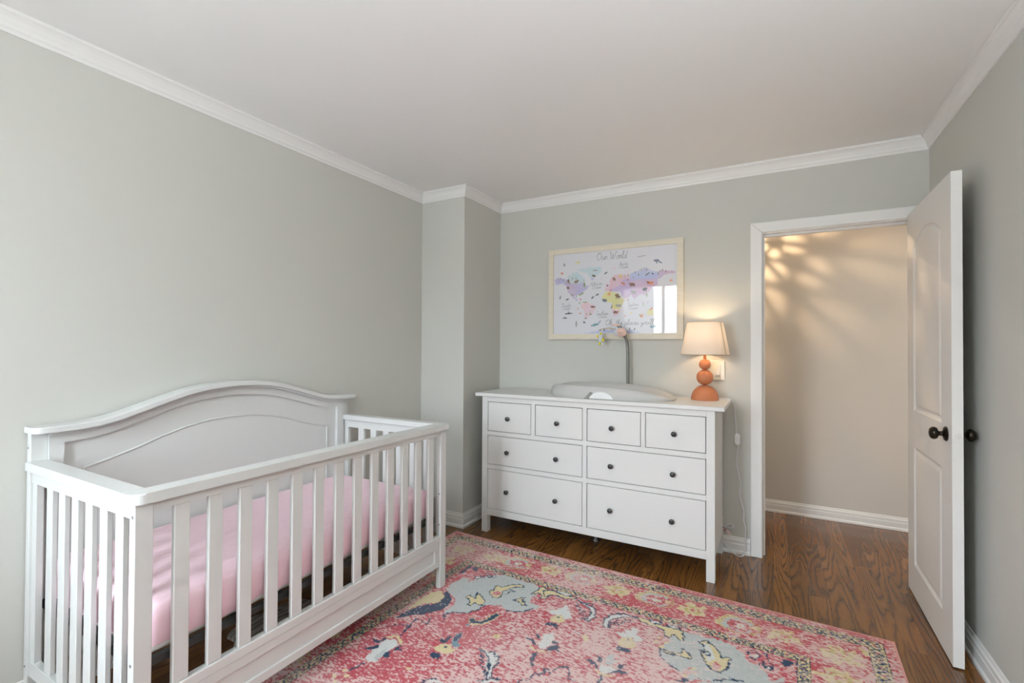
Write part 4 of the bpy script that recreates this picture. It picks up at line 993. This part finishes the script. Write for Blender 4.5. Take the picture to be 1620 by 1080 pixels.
# hallway ceiling pendant: pierced shade throws the dappled light on the hall wall
hp = thing('pendant_light', (-.34, 3.93, H), 'pierced globe ceiling pendant hanging in the hallway beyond the doorway', 'pendant')
bm = bmesh.new(); lathe(bm, [(.06, -.001), (.06, -.012), (.02, -.03), (.004, -.035), (.004, -.09)], (-.34, 3.93, H), 'z', 20); obj('canopy', bm, M['bronze'], hp, smooth=True)
bm = bmesh.new(); res = bmesh.ops.create_icosphere(bm, subdivisions=3, radius=.085); bmesh.ops.translate(bm, verts=bm.verts[:], vec=(-.34, 3.93, H-.17))
edges = [(e.verts[0].co.copy(), e.verts[1].co.copy()) for e in bm.edges]; vv = [v.co.copy() for v in bm.verts]; bm.free()
bm = bmesh.new()
for a_, b_ in edges: tube(bm, [a_, b_], .0026, 5, False)
for v_ in vv: ball(bm, v_, .0085, .0085, .0085, 8, 6)
obj('pierced_shade', bm, M['bronze'], hp, smooth=True)
bm = bmesh.new(); ball(bm, (-.34, 3.93, H-.145), .008, .008, .010, 12, 8); obj('bulb', bm, M['bulb'], hp, smooth=True)
point('pendant_bulb_light', (-.34, 3.93, H-.168), 30, (1.0, .70, .42), .004)

# made-up stand and bowl around the added fill light, out of view
fl_ = thing('fill_light_stand', (FILL_LOC[0], FILL_LOC[1], 0), 'made-up slim grey stand and bowl for the added fill light, out of view', 'lamp')
bm = bmesh.new(); lathe(bm, [(.13, .001), (.13, .018), (.02, .03), (.012, .04)], (FILL_LOC[0], FILL_LOC[1], 0), 'z', 28); obj('base', bm, M['pole'], fl_, smooth=True)
bm = bmesh.new(); lathe(bm, [(.011, .04), (.011, 1.68)], (FILL_LOC[0], FILL_LOC[1], 0), 'z', 14); obj('pole', bm, M['pole'], fl_, smooth=True)
bm = bmesh.new(); lathe(bm, [(.02, 1.67), (.06, 1.70), (.12, 1.77), (.15, 1.845)], (FILL_LOC[0], FILL_LOC[1], 0), 'z', 32); bm.faces.ensure_lookup_table(); bmesh.ops.delete(bm, geom=[bm.faces[-1]], context='FACES_ONLY'); obj('fill_bowl', bm, M['plasticwhite'], fl_, smooth=True)
# sheer curtain covering the left part of the window behind the camera
cu = thing('curtain', (-1.97, WY+.09, 2.38), 'pale sheer curtain hanging over left half of the window behind the camera', 'curtain')
bm = bmesh.new(); loft(bm, [[(x, WY+.09+.022*math.sin((x+2.3)*58)+.008*math.sin(x*23+z), z) for x in np.linspace(-2.28, -1.63, 90)] for z in np.linspace(.04, 2.36, 12)], close=False)
obj('curtain_panel', bm, M['curtain'], cu, smooth=True)
bm = bmesh.new(); tube(bm, [(-2.29, WY+.09, 2.375), (-.95, WY+.09, 2.375)], .010, 10); obj('curtain_rod', bm, M['pole'], cu, smooth=True)
# ======================= RUG AND PRINT (woven / printed pattern as colour attribute) =======================
def vnoise(x, y, seed):
    r = np.random.RandomState(seed); T = r.rand(256, 256)
    xi = np.floor(x).astype(int); yi = np.floor(y).astype(int); fx = x-xi; fy = y-yi
    fx = fx*fx*(3-2*fx); fy = fy*fy*(3-2*fy); g = lambda a, b: T[a % 256, b % 256]
    return (g(xi, yi)*(1-fx)+g(xi+1, yi)*fx)*(1-fy)+(g(xi, yi+1)*(1-fx)+g(xi+1, yi+1)*fx)*fy
def inpoly(X, Y, P):
    ins = np.zeros(X.shape, bool); n = len(P)
    for i in range(n):
        x1, y1 = P[i]; x2, y2 = P[(i+1) % n]
        if y1 == y2: continue
        c = ((y1 > Y) != (y2 > Y)) & (X < (x2-x1)*(Y-y1)/(y2-y1)+x1); ins ^= c
    return ins
def dseg(X, Y, P, closed=False):
    d = np.full(X.shape, 1e9); n = len(P)
    for i in range(n if closed else n-1):
        x1, y1 = P[i]; x2, y2 = P[(i+1) % n]; dx, dy = x2-x1, y2-y1; L = dx*dx+dy*dy+1e-9
        t = np.clip(((X-x1)*dx+(Y-y1)*dy)/L, 0, 1); d = np.minimum(d, np.hypot(X-x1-t*dx, Y-y1-t*dy))
    return d
def sl(A0, A1, lo, hi): a = np.searchsorted(A0, lo); b = np.searchsorted(A0, hi); return slice(a, max(b, a+1))
def grid_mesh(name, co, cols, nx, ny, mat_, parent=None, skirt=None):
    me = bpy.data.meshes.new(name); nv = nx*ny
    i = np.arange(ny-1)[:, None]*nx+np.arange(nx-1)[None, :]
    F = np.stack([i, i+nx, i+nx+1, i+1], -1).reshape(-1, 4)
    if skirt is not None:
        b = np.concatenate([np.arange(nx), np.arange(2*nx-1, nv, nx), np.arange(nv-2, nv-nx-1, -1), np.arange(nv-2*nx, 0, -nx)])
        lo = co[b].copy(); lo[:, 2] = skirt; k = len(b); j = np.arange(k)
        F = np.concatenate([F, np.stack([b, np.roll(b, -1), nv+np.roll(j, -1), nv+j], -1)[:, ::1]])
        co = np.concatenate([co, lo]); cols = np.concatenate([cols, cols[b]])
    me.vertices.add(len(co)); me.vertices.foreach_set('co', co.astype(np.float32).ravel())
    me.loops.add(F.size); me.loops.foreach_set('vertex_index', F.astype(np.int32).ravel())
    me.polygons.add(len(F)); me.polygons.foreach_set('loop_start', (np.arange(len(F))*4).astype(np.int32))
    me.update(calc_edges=True)
    a = me.color_attributes.new('Col', 'FLOAT_COLOR', 'POINT'); a.data.foreach_set('color', np.concatenate([cols, np.ones((len(cols), 1))], 1).astype(np.float32).ravel())
    me.materials.append(mat_); o = bpy.data.objects.new(name, me); C.objects.link(o)
    if parent is not None: o.parent = parent
    return o
def lin(c): return np.array(srgb(*c))
# ---- rug ----
RW, RL = 2372.0, 3050.0
S = np.linspace(0, RW, 880); Tt = np.concatenate([np.arange(0, 1760, 2.7), np.arange(1760, RL+1, 9.0)]); Tt[-1] = RL
X, Y = np.meshgrid(S, Tt)
wx = X+6*(vnoise(X/16, Y/16, 1)-.5)*2+4*(vnoise(X/6, Y/6, 91)-.5)*2; wy = Y+6*(vnoise(X/16, Y/16, 2)-.5)*2+4*(vnoise(X/6, Y/6, 92)-.5)*2        # ragged outlines
PAL = {'n': lin((62, 80, 102)), 'c': lin((218, 204, 162)), 'g': lin((190, 195, 193)), 'w': lin((214, 216, 212)), 'o': lin((196, 184, 122)), 'r': lin((196, 92, 100)), 'b': lin((120, 150, 160))}
LIGHT = lin((224, 206, 200)); DK = lin((168, 76, 84))
col = np.zeros(X.shape+(3,)); red = lin((190, 92, 100)); col[:] = red
tone = vnoise(X/260, Y/260, 5); col = col*(1-.5*np.clip(tone-.45, 0, 1)[..., None])+DK*.5*np.clip(tone-.45, 0, 1)[..., None]
motif = np.zeros(X.shape)                       # where motifs are, distress is weaker there
def paint(sy, sx, mask, c, m=1): 
    col[sy, sx][mask] = c; motif[sy, sx][mask] = m
def do(g, flip=False):
    P = [(RW-a, RL-b) if flip else (a, b) for a, b in g[2]]
    xs = [p[0] for p in P]; yv = [p[1] for p in P]; pad_ = 18
    sx = slice(*np.searchsorted(S, [min(xs)-pad_, max(xs)+pad_])); sy = slice(*np.searchsorted(Tt, [min(yv)-pad_, max(yv)+pad_]))
    if sx.stop <= sx.start or sy.stop <= sy.start: return
    A, B = wx[sy, sx], wy[sy, sx]
    if g[0] == 'p':
        paint(sy, sx, inpoly(A, B, P), PAL[g[1]], 1 if g[1] != 'r' else .2)
        if g[3]: paint(sy, sx, dseg(A, B, P, True) < 3.4, PAL['n'])
    else: paint(sy, sx, dseg(A, B, P) < g[3]*.55, PAL[g[1]])
for fl in (True, False):
    order = sorted(RUG, key=lambda g: 0 if (g[0] == 'p' and g[1] == 'g' and len(g[2]) > 17) else 1)
    for g in order: do(g, fl)
# edge distance and running coordinate for the borders
dl, dr_, dt, db = X, RW-X, Y, RL-Y
ed = np.minimum(np.minimum(dl, dr_), np.minimum(dt, db))
along = np.where((np.minimum(dt, db) <= np.minimum(dl, dr_)), X, Y)
red_b = lin((192, 92, 98))
bm_ = ed < 320
col[bm_] = red_b; motif[bm_] = 0
def bloom(cx, cy, kind):
    def paint(sy_, sx_, mk, c, m=1):
        mk = mk & (vnoise(wx[sy_, sx_]/7, wy[sy_, sx_]/5, 98) > .22); col[sy_, sx_][mk] = c; motif[sy_, sx_][mk] = m
    r = 105; sx = slice(*np.searchsorted(S, [cx-r, cx+r])); sy = slice(*np.searchsorted(Tt, [cy-r, cy+r]))
    if sx.stop <= sx.start or sy.stop <= sy.start: return
    A, B = wx[sy, sx]-cx, (wy[sy, sx]-cy)*1.0; th = np.arctan2(B, A); rr = np.hypot(A, B*1.15)
    if kind in (0, 2):
        big = 1.0 if kind == 0 else 1.12
        ed_ = (60+12*np.sin(th*5+cx)+8*np.sin(th*9+cy)+34*(vnoise(A/22+cx, B/22+cy, 93)-.5))*big
        paint(sy, sx, rr < ed_, PAL['c']); paint(sy, sx, (np.abs(rr-30*big) < 9) & (np.sin(th*3+cy*.1) > -.3), PAL['o'])
        paint(sy, sx, np.hypot(A+4, B) < 12, PAL['r'], .3); paint(sy, sx, np.hypot(A-20, B+12) < 6, PAL['r'], .3)
    elif kind == 3: paint(sy, sx, (np.abs(A+B) < 42) & (np.abs(A-B) < 20+.2*(A+B)), PAL['c']); paint(sy, sx, np.hypot(A, B) < 8, PAL['o'])
    else:
        q = np.hypot(A*.8, B+22)-62
        paint(sy, sx, (np.abs(q) < 15+16*(vnoise(A/16, B/16, 94)-.5)) & (A < 45) & (B < 26), PAL['c']); paint(sy, sx, (np.abs(q-4) < 5) & (np.sin(th*26) > -.2), PAL['o']); paint(sy, sx, (np.abs(q+11) < 9+10*(vnoise(A/12, B/12, 95)-.5)) & (A < 50) & (B < 26), PAL['g'])
        paint(sy, sx, np.hypot(A-4, B+18) < 20+5*np.sin(th*5), PAL['w']); paint(sy, sx, np.hypot(A-8, B+16) < 8, PAL['c']); paint(sy, sx, np.hypot(A-60, B+30) < 16, PAL['c'])
bl_ = list(BLOOMS)+[(2166, 620, 1), (2160, 830, 0)]
bl_ += [(215, 400+k*205, k % 2) for k in range(14)]+[(2160, 1040+k*205, k % 2) for k in range(11)]
for b in bl_: bloom(*b)
def guard(e0, e1, sd):
    m_ = (ed >= e0) & (ed < e1); v = (ed-e0)/(e1-e0); u = along; c_ = np.zeros(X.shape+(3,)); c_[:] = lin((222, 202, 152))
    ph = u/27.0; wv_ = .5+.26*np.sin(ph*np.pi)
    k = (np.abs(v-wv_) < .13) & (np.abs(np.sin(ph*np.pi+.9)) > .25) | ((np.abs(v-(1-wv_)) < .07) & (vnoise(u/9, v*5, sd) > .4))
    c_[k] = PAL['n']; rr = np.hypot((u % 54-27)/15, (v-.5)/.2) < .55; c_[rr] = lin((196, 96, 108))
    k2 = (vnoise(X/5, Y/5, sd+3) > .60) & (v > .15) & (v < .85); c_[k2] = PAL['n']
    k3 = (v < .10) | (v > .90); dash = vnoise(X/5, Y/5, sd+1) > .25; c_[k3 & dash] = lin((50, 62, 78))
    col[m_] = c_[m_]; motif[m_] = .75
guard(44, 107, 11); guard(318, 366, 17)
# distress: pale specks in streaks along the weft
lo = vnoise(X/330+3, Y/230, 21)*.6+vnoise(X/90, Y/60, 22)*.4
hi = .62*vnoise(X/13+.3*Y/9, Y/4.6, 23)+.38*vnoise(X/6, Y/3.6, 24)
thr = np.interp(lo, [.25, .45, .62, .8], [.68, .54, .44, .36])
thr = thr+np.where(motif > .9, .26, 0)+np.where((motif > .5) & (motif < .9), .12, 0)
leftbias = np.clip((1100-X)/1100, 0, 1)*np.clip((Y-900)/600, 0, 1); thr = thr-.08*leftbias-np.where((ed < 320) & (motif > .9), .15, 0)-.015
thr = thr+np.where((ed > 44) & (ed < 107) | (ed > 318) & (ed < 366), .05, 0)
sp = hi > thr
col[sp] = col[sp]*.22+LIGHT*.78
sp2 = (vnoise(X/3.2, Y/3.2, 31) > .80) & (motif < .9) & (vnoise(X/60, Y/60, 33) > .35); col[sp2] = col[sp2]*.45+LIGHT*.55
dk = (vnoise(X/4, Y/4, 35) > .74) & (motif > .9); col[dk] *= .86
wash = np.clip((vnoise(X/400+9, Y/300, 41)-.5)*2, 0, 1)[..., None]*.18; col = col*(1-wash)+LIGHT*wash
bnd = ed < 9; col[bnd] = lin((216, 160, 150))
col *= (.94+.12*vnoise(X/2.7, Y/2.7, 51))[..., None]
sm = col.copy(); sm[1:-1, 1:-1] = col[1:-1, 1:-1]*.6+.1*(col[:-2, 1:-1]+col[2:, 1:-1]+col[1:-1, :-2]+col[1:-1, 2:]); col = sm
co = np.stack([X/1000, -Y/1000, np.full(X.shape, .012)+.0004*vnoise(X/6, Y/6, 61)], -1).reshape(-1, 3)
rug = grid_mesh('area_rug', co, col.reshape(-1, 3), len(S), len(Tt), M['rug'], skirt=0.001)
rug.location = (-1.912, 2.689, 0); rug.rotation_euler = (0, 0, -0.0313)
tag(rug, 'faded red patterned area rug with cream flowers and navy outlines on the wood floor', 'rug')

# ---- framed map ----
fr = thing('framed_map', (-1.005, YB-.012, 1.674), 'wide framed pastel world map print with animals hanging above the dresser', 'picture')
FX0, FX1, FZ0, FZ1 = -1.490, -.519, 1.338, 2.010; IX0, IX1, IZ0, IZ1 = -1.452, -.560, 1.378, 1.974
for nm, pts_ in (('frame_rail', [(FX0, FZ1), (FX1, FZ1), (IX1, IZ1), (IX0, IZ1)]), ('frame_rail', [(FX0, FZ0), (FX1, FZ0), (IX1, IZ0), (IX0, IZ0)]), ('frame_stile', [(FX0, FZ0), (FX0, FZ1), (IX0, IZ1), (IX0, IZ0)]), ('frame_stile', [(FX1, FZ0), (FX1, FZ1), (IX1, IZ1), (IX1, IZ0)])):
    bm = bmesh.new(); flatprism(bm, pts_, YB-.024, YB-.001); obj(nm, bm, M['framewood'], fr)
PW, PH = (IX1-IX0)*1000, (IZ1-IZ0)*1000
S2 = np.linspace(0, PW, 620); T2 = np.linspace(0, PH, 415); X, Y = np.meshgrid(S2, T2)
wx = X+5*(vnoise(X/14, Y/14, 71)-.5)*2+5*(vnoise(X/5, Y/5, 96)-.5)*2; wy = Y+5*(vnoise(X/14, Y/14, 72)-.5)*2+5*(vnoise(X/5, Y/5, 97)-.5)*2
MP = {'lv': (190, 180, 214), 'lb': (192, 214, 220), 'lp': (230, 200, 212), 'pe': (190, 194, 222), 'pk': (228, 190, 200), 'ye': (226, 220, 150), 'mv': (204, 176, 208), 'gn': (96, 116, 88), 'ol': (160, 166, 110), 'br': (122, 92, 72),
      'or': (214, 130, 90), 'yl': (222, 206, 90), 'gy': (160, 158, 156), 'dk': (84, 86, 88), 'nv': (92, 104, 128), 'tl': (104, 148, 160), 'gr': (130, 160, 110), 'rd': (206, 96, 110)}
pc_ = np.zeros(X.shape+(3,)); pc_[:] = lin((222, 222, 228))
wash = vnoise(X/40, Y/40, 73); hueN = vnoise(X/70, Y/70, 74)
for mm in MAP:
    c_ = lin(MP[mm[1]])
    if mm[0] == 'p':
        k = inpoly(wx, wy, mm[2]); a_ = (.72+.28*wash)[..., None]; tint = (hueN[..., None]-.5)*np.array([-.10, .0, .12])
        mixc = pc_*(1-a_)+(c_+tint)*a_; pc_[k] = np.clip(mixc, 0, 1)[k]
for mm in MAP:
    if mm[0] == 'e':
        (ex_, ey_), = mm[2]; w_, h_, r_ = max(mm[3]*1.12, 3.6), max(mm[4]*1.12, 3.6), mm[5]; c_ = lin(MP[mm[1]])
        A = (X-ex_)*math.cos(r_)+(Y-ey_)*math.sin(r_); B = -(X-ex_)*math.sin(r_)+(Y-ey_)*math.cos(r_)
        q = (A/(w_/2))**2+(B/(h_/2))**2+.9*(vnoise(X/3.5, Y/3.5, 75)-.5); k = q < 1; a_ = .85+.15*vnoise(X/5, Y/5, 76)
        pc_[k] = (pc_*(1-a_[..., None])+c_*(.8+.5*vnoise(X/4, Y/4, 77)[..., None])*a_[..., None])[k]
# hand lettering: strokes on a unit grid (x to the right, y up; x-height .45)
GL = {'O': (.8, [[(.42, 1), (.15, .85), (.05, .45), (.2, .05), (.45, .02), (.68, .3), (.7, .7), (.5, 1), (.3, .9), (.28, .75)]]),
      'W': (1.1, [[(.0, .85), (.12, .98), (.18, .7), (.2, .2), (.3, .02), (.45, .25), (.52, .7), (.55, .2), (.65, .02), (.82, .3), (.92, .85), (1.02, 1), (1.1, .9)]]),
      'A': (.8, [[(.02, .05), (.2, .2), (.4, .7), (.55, 1), (.55, .5), (.6, .02), (.72, .05)], [(.15, .45), (.7, .5)]]),
      'P': (.7, [[(.25, .98), (.2, .5), (.12, .0)], [(.02, .8), (.25, 1), (.55, .95), (.6, .7), (.4, .5), (.2, .48)]]),
      'S': (.6, [[(.52, .9), (.35, 1), (.18, .85), (.25, .6), (.42, .4), (.4, .1), (.2, 0), (.05, .15)]]),
      'I': (.5, [[(.05, .85), (.25, .98), (.5, .95)], [(.3, .97), (.24, .5), (.2, .05), (.02, .1)], [(.2, .03), (.42, .05)]]),
      'u': (.5, [[(0, .4), (.1, .45), (.08, .1), (.2, 0), (.35, .15), (.4, .45), (.4, .1), (.5, .05)]]),
      'r': (.4, [[(0, .1), (.1, .45), (.1, 0)], [(.1, .3), (.2, .45), (.32, .4), (.36, .1), (.4, .05)]]),
      'o': (.45, [[(.3, .45), (.1, .35), (.08, .1), (.22, 0), (.36, .2), (.3, .43), (.45, .38)]]),
      'l': (.3, [[(0, .1), (.18, .6), (.22, 1), (.12, .95), (.08, .4), (.12, .02), (.3, .1)]]),
      'd': (.5, [[(.32, .4), (.12, .42), (.06, .12), (.18, 0), (.34, .25), (.45, 1), (.36, .3), (.38, .02), (.5, .08)]]),
      'c': (.38, [[(.3, .38), (.18, .45), (.06, .25), (.12, .02), (.28, .03), (.38, .12)]]),
      't': (.35, [[(.2, .85), (.14, .3), (.16, .02), (.35, .1)], [(.02, .55), (.34, .6)]]),
      'i': (.25, [[(.02, .15), (.12, .45), (.1, .05), (.25, .08)], [(.16, .62), (.18, .66)]]),
      'e': (.4, [[(0, .12), (.2, .2), (.28, .36), (.18, .45), (.08, .25), (.14, .02), (.28, .02), (.4, .12)]]),
      'a': (.48, [[(.32, .4), (.14, .44), (.05, .18), (.16, 0), (.3, .18), (.36, .44), (.34, .05), (.48, .08)]]),
      'n': (.5, [[(.0, .3), (.1, .45), (.1, .0)], [(.1, .3), (.24, .45), (.34, .35), (.34, .04), (.5, .08)]]),
      'f': (.35, [[(.3, .9), (.2, 1), (.15, .6), (.12, -.35), (.04, -.3), (.1, 0), (.35, .1)], [(.02, .42), (.3, .46)]]),
      'h': (.5, [[(.0, .1), (.14, .6), (.18, 1), (.08, .9), (.08, 0)], [(.08, .25), (.22, .45), (.34, .35), (.34, .03), (.5, .08)]]),
      's': (.36, [[(0, .05), (.16, .45), (.28, .2), (.2, .0), (.04, .03)], [(.2, 0), (.36, .1)]]),
      'p': (.48, [[(.06, .45), (.06, -.45)], [(.06, .3), (.2, .46), (.36, .3), (.26, .02), (.1, .06)], [(.3, .05), (.48, .1)]]),
      'y': (.48, [[(.02, .4), (.1, .1), (.24, .06), (.36, .42), (.3, -.3), (.14, -.45), (.04, -.3), (.3, -.02), (.48, .1)]]),
      "'": (.15, [[(.08, 1), (.04, .8)]]), ',': (.18, [[(.06, .04), (.02, -.14)]]), ' ': (.35, [])}
ink = lin((120, 124, 122))
for tx, x0, y0, hh, ww in TEXTS:
    tot = sum(GL[c_][0] for c_ in tx); kx = ww/tot; cx = x0
    rad = 1.5 if hh > 32 else 1.05
    for c_ in tx:
        wd, strokes = GL[c_]
        for st_ in strokes:
            P3 = [(p.x, p.y) for p in spline([(a_, b_, 0) for a_, b_ in st_], 3)] if len(st_) > 2 else st_
            P = [(cx+a_*kx+b_*hh*.12, y0-b_*hh) for a_, b_ in P3]
            xs = [p[0] for p in P]; yv = [p[1] for p in P]
            sx = slice(*np.searchsorted(S2, [min(xs)-4, max(xs)+4])); sy = slice(*np.searchsorted(T2, [min(yv)-4, max(yv)+4]))
            d_ = dseg(X[sy, sx], Y[sy, sx], P); a_ = np.clip(rad+.5-d_, 0, 1)[..., None]*(.9 if hh > 32 else .75)
            pc_[sy, sx] = pc_[sy, sx]*(1-a_)+ink*a_
        cx += wd*kx
co = np.stack([IX0+X/1000, np.full(X.shape, YB-.012), IZ1-Y/1000], -1).reshape(-1, 3)-np.array(fr.location)[None, :]
pr_ = grid_mesh('map_print', co, pc_.reshape(-1, 3), len(S2), len(T2), M['print'], parent=fr)
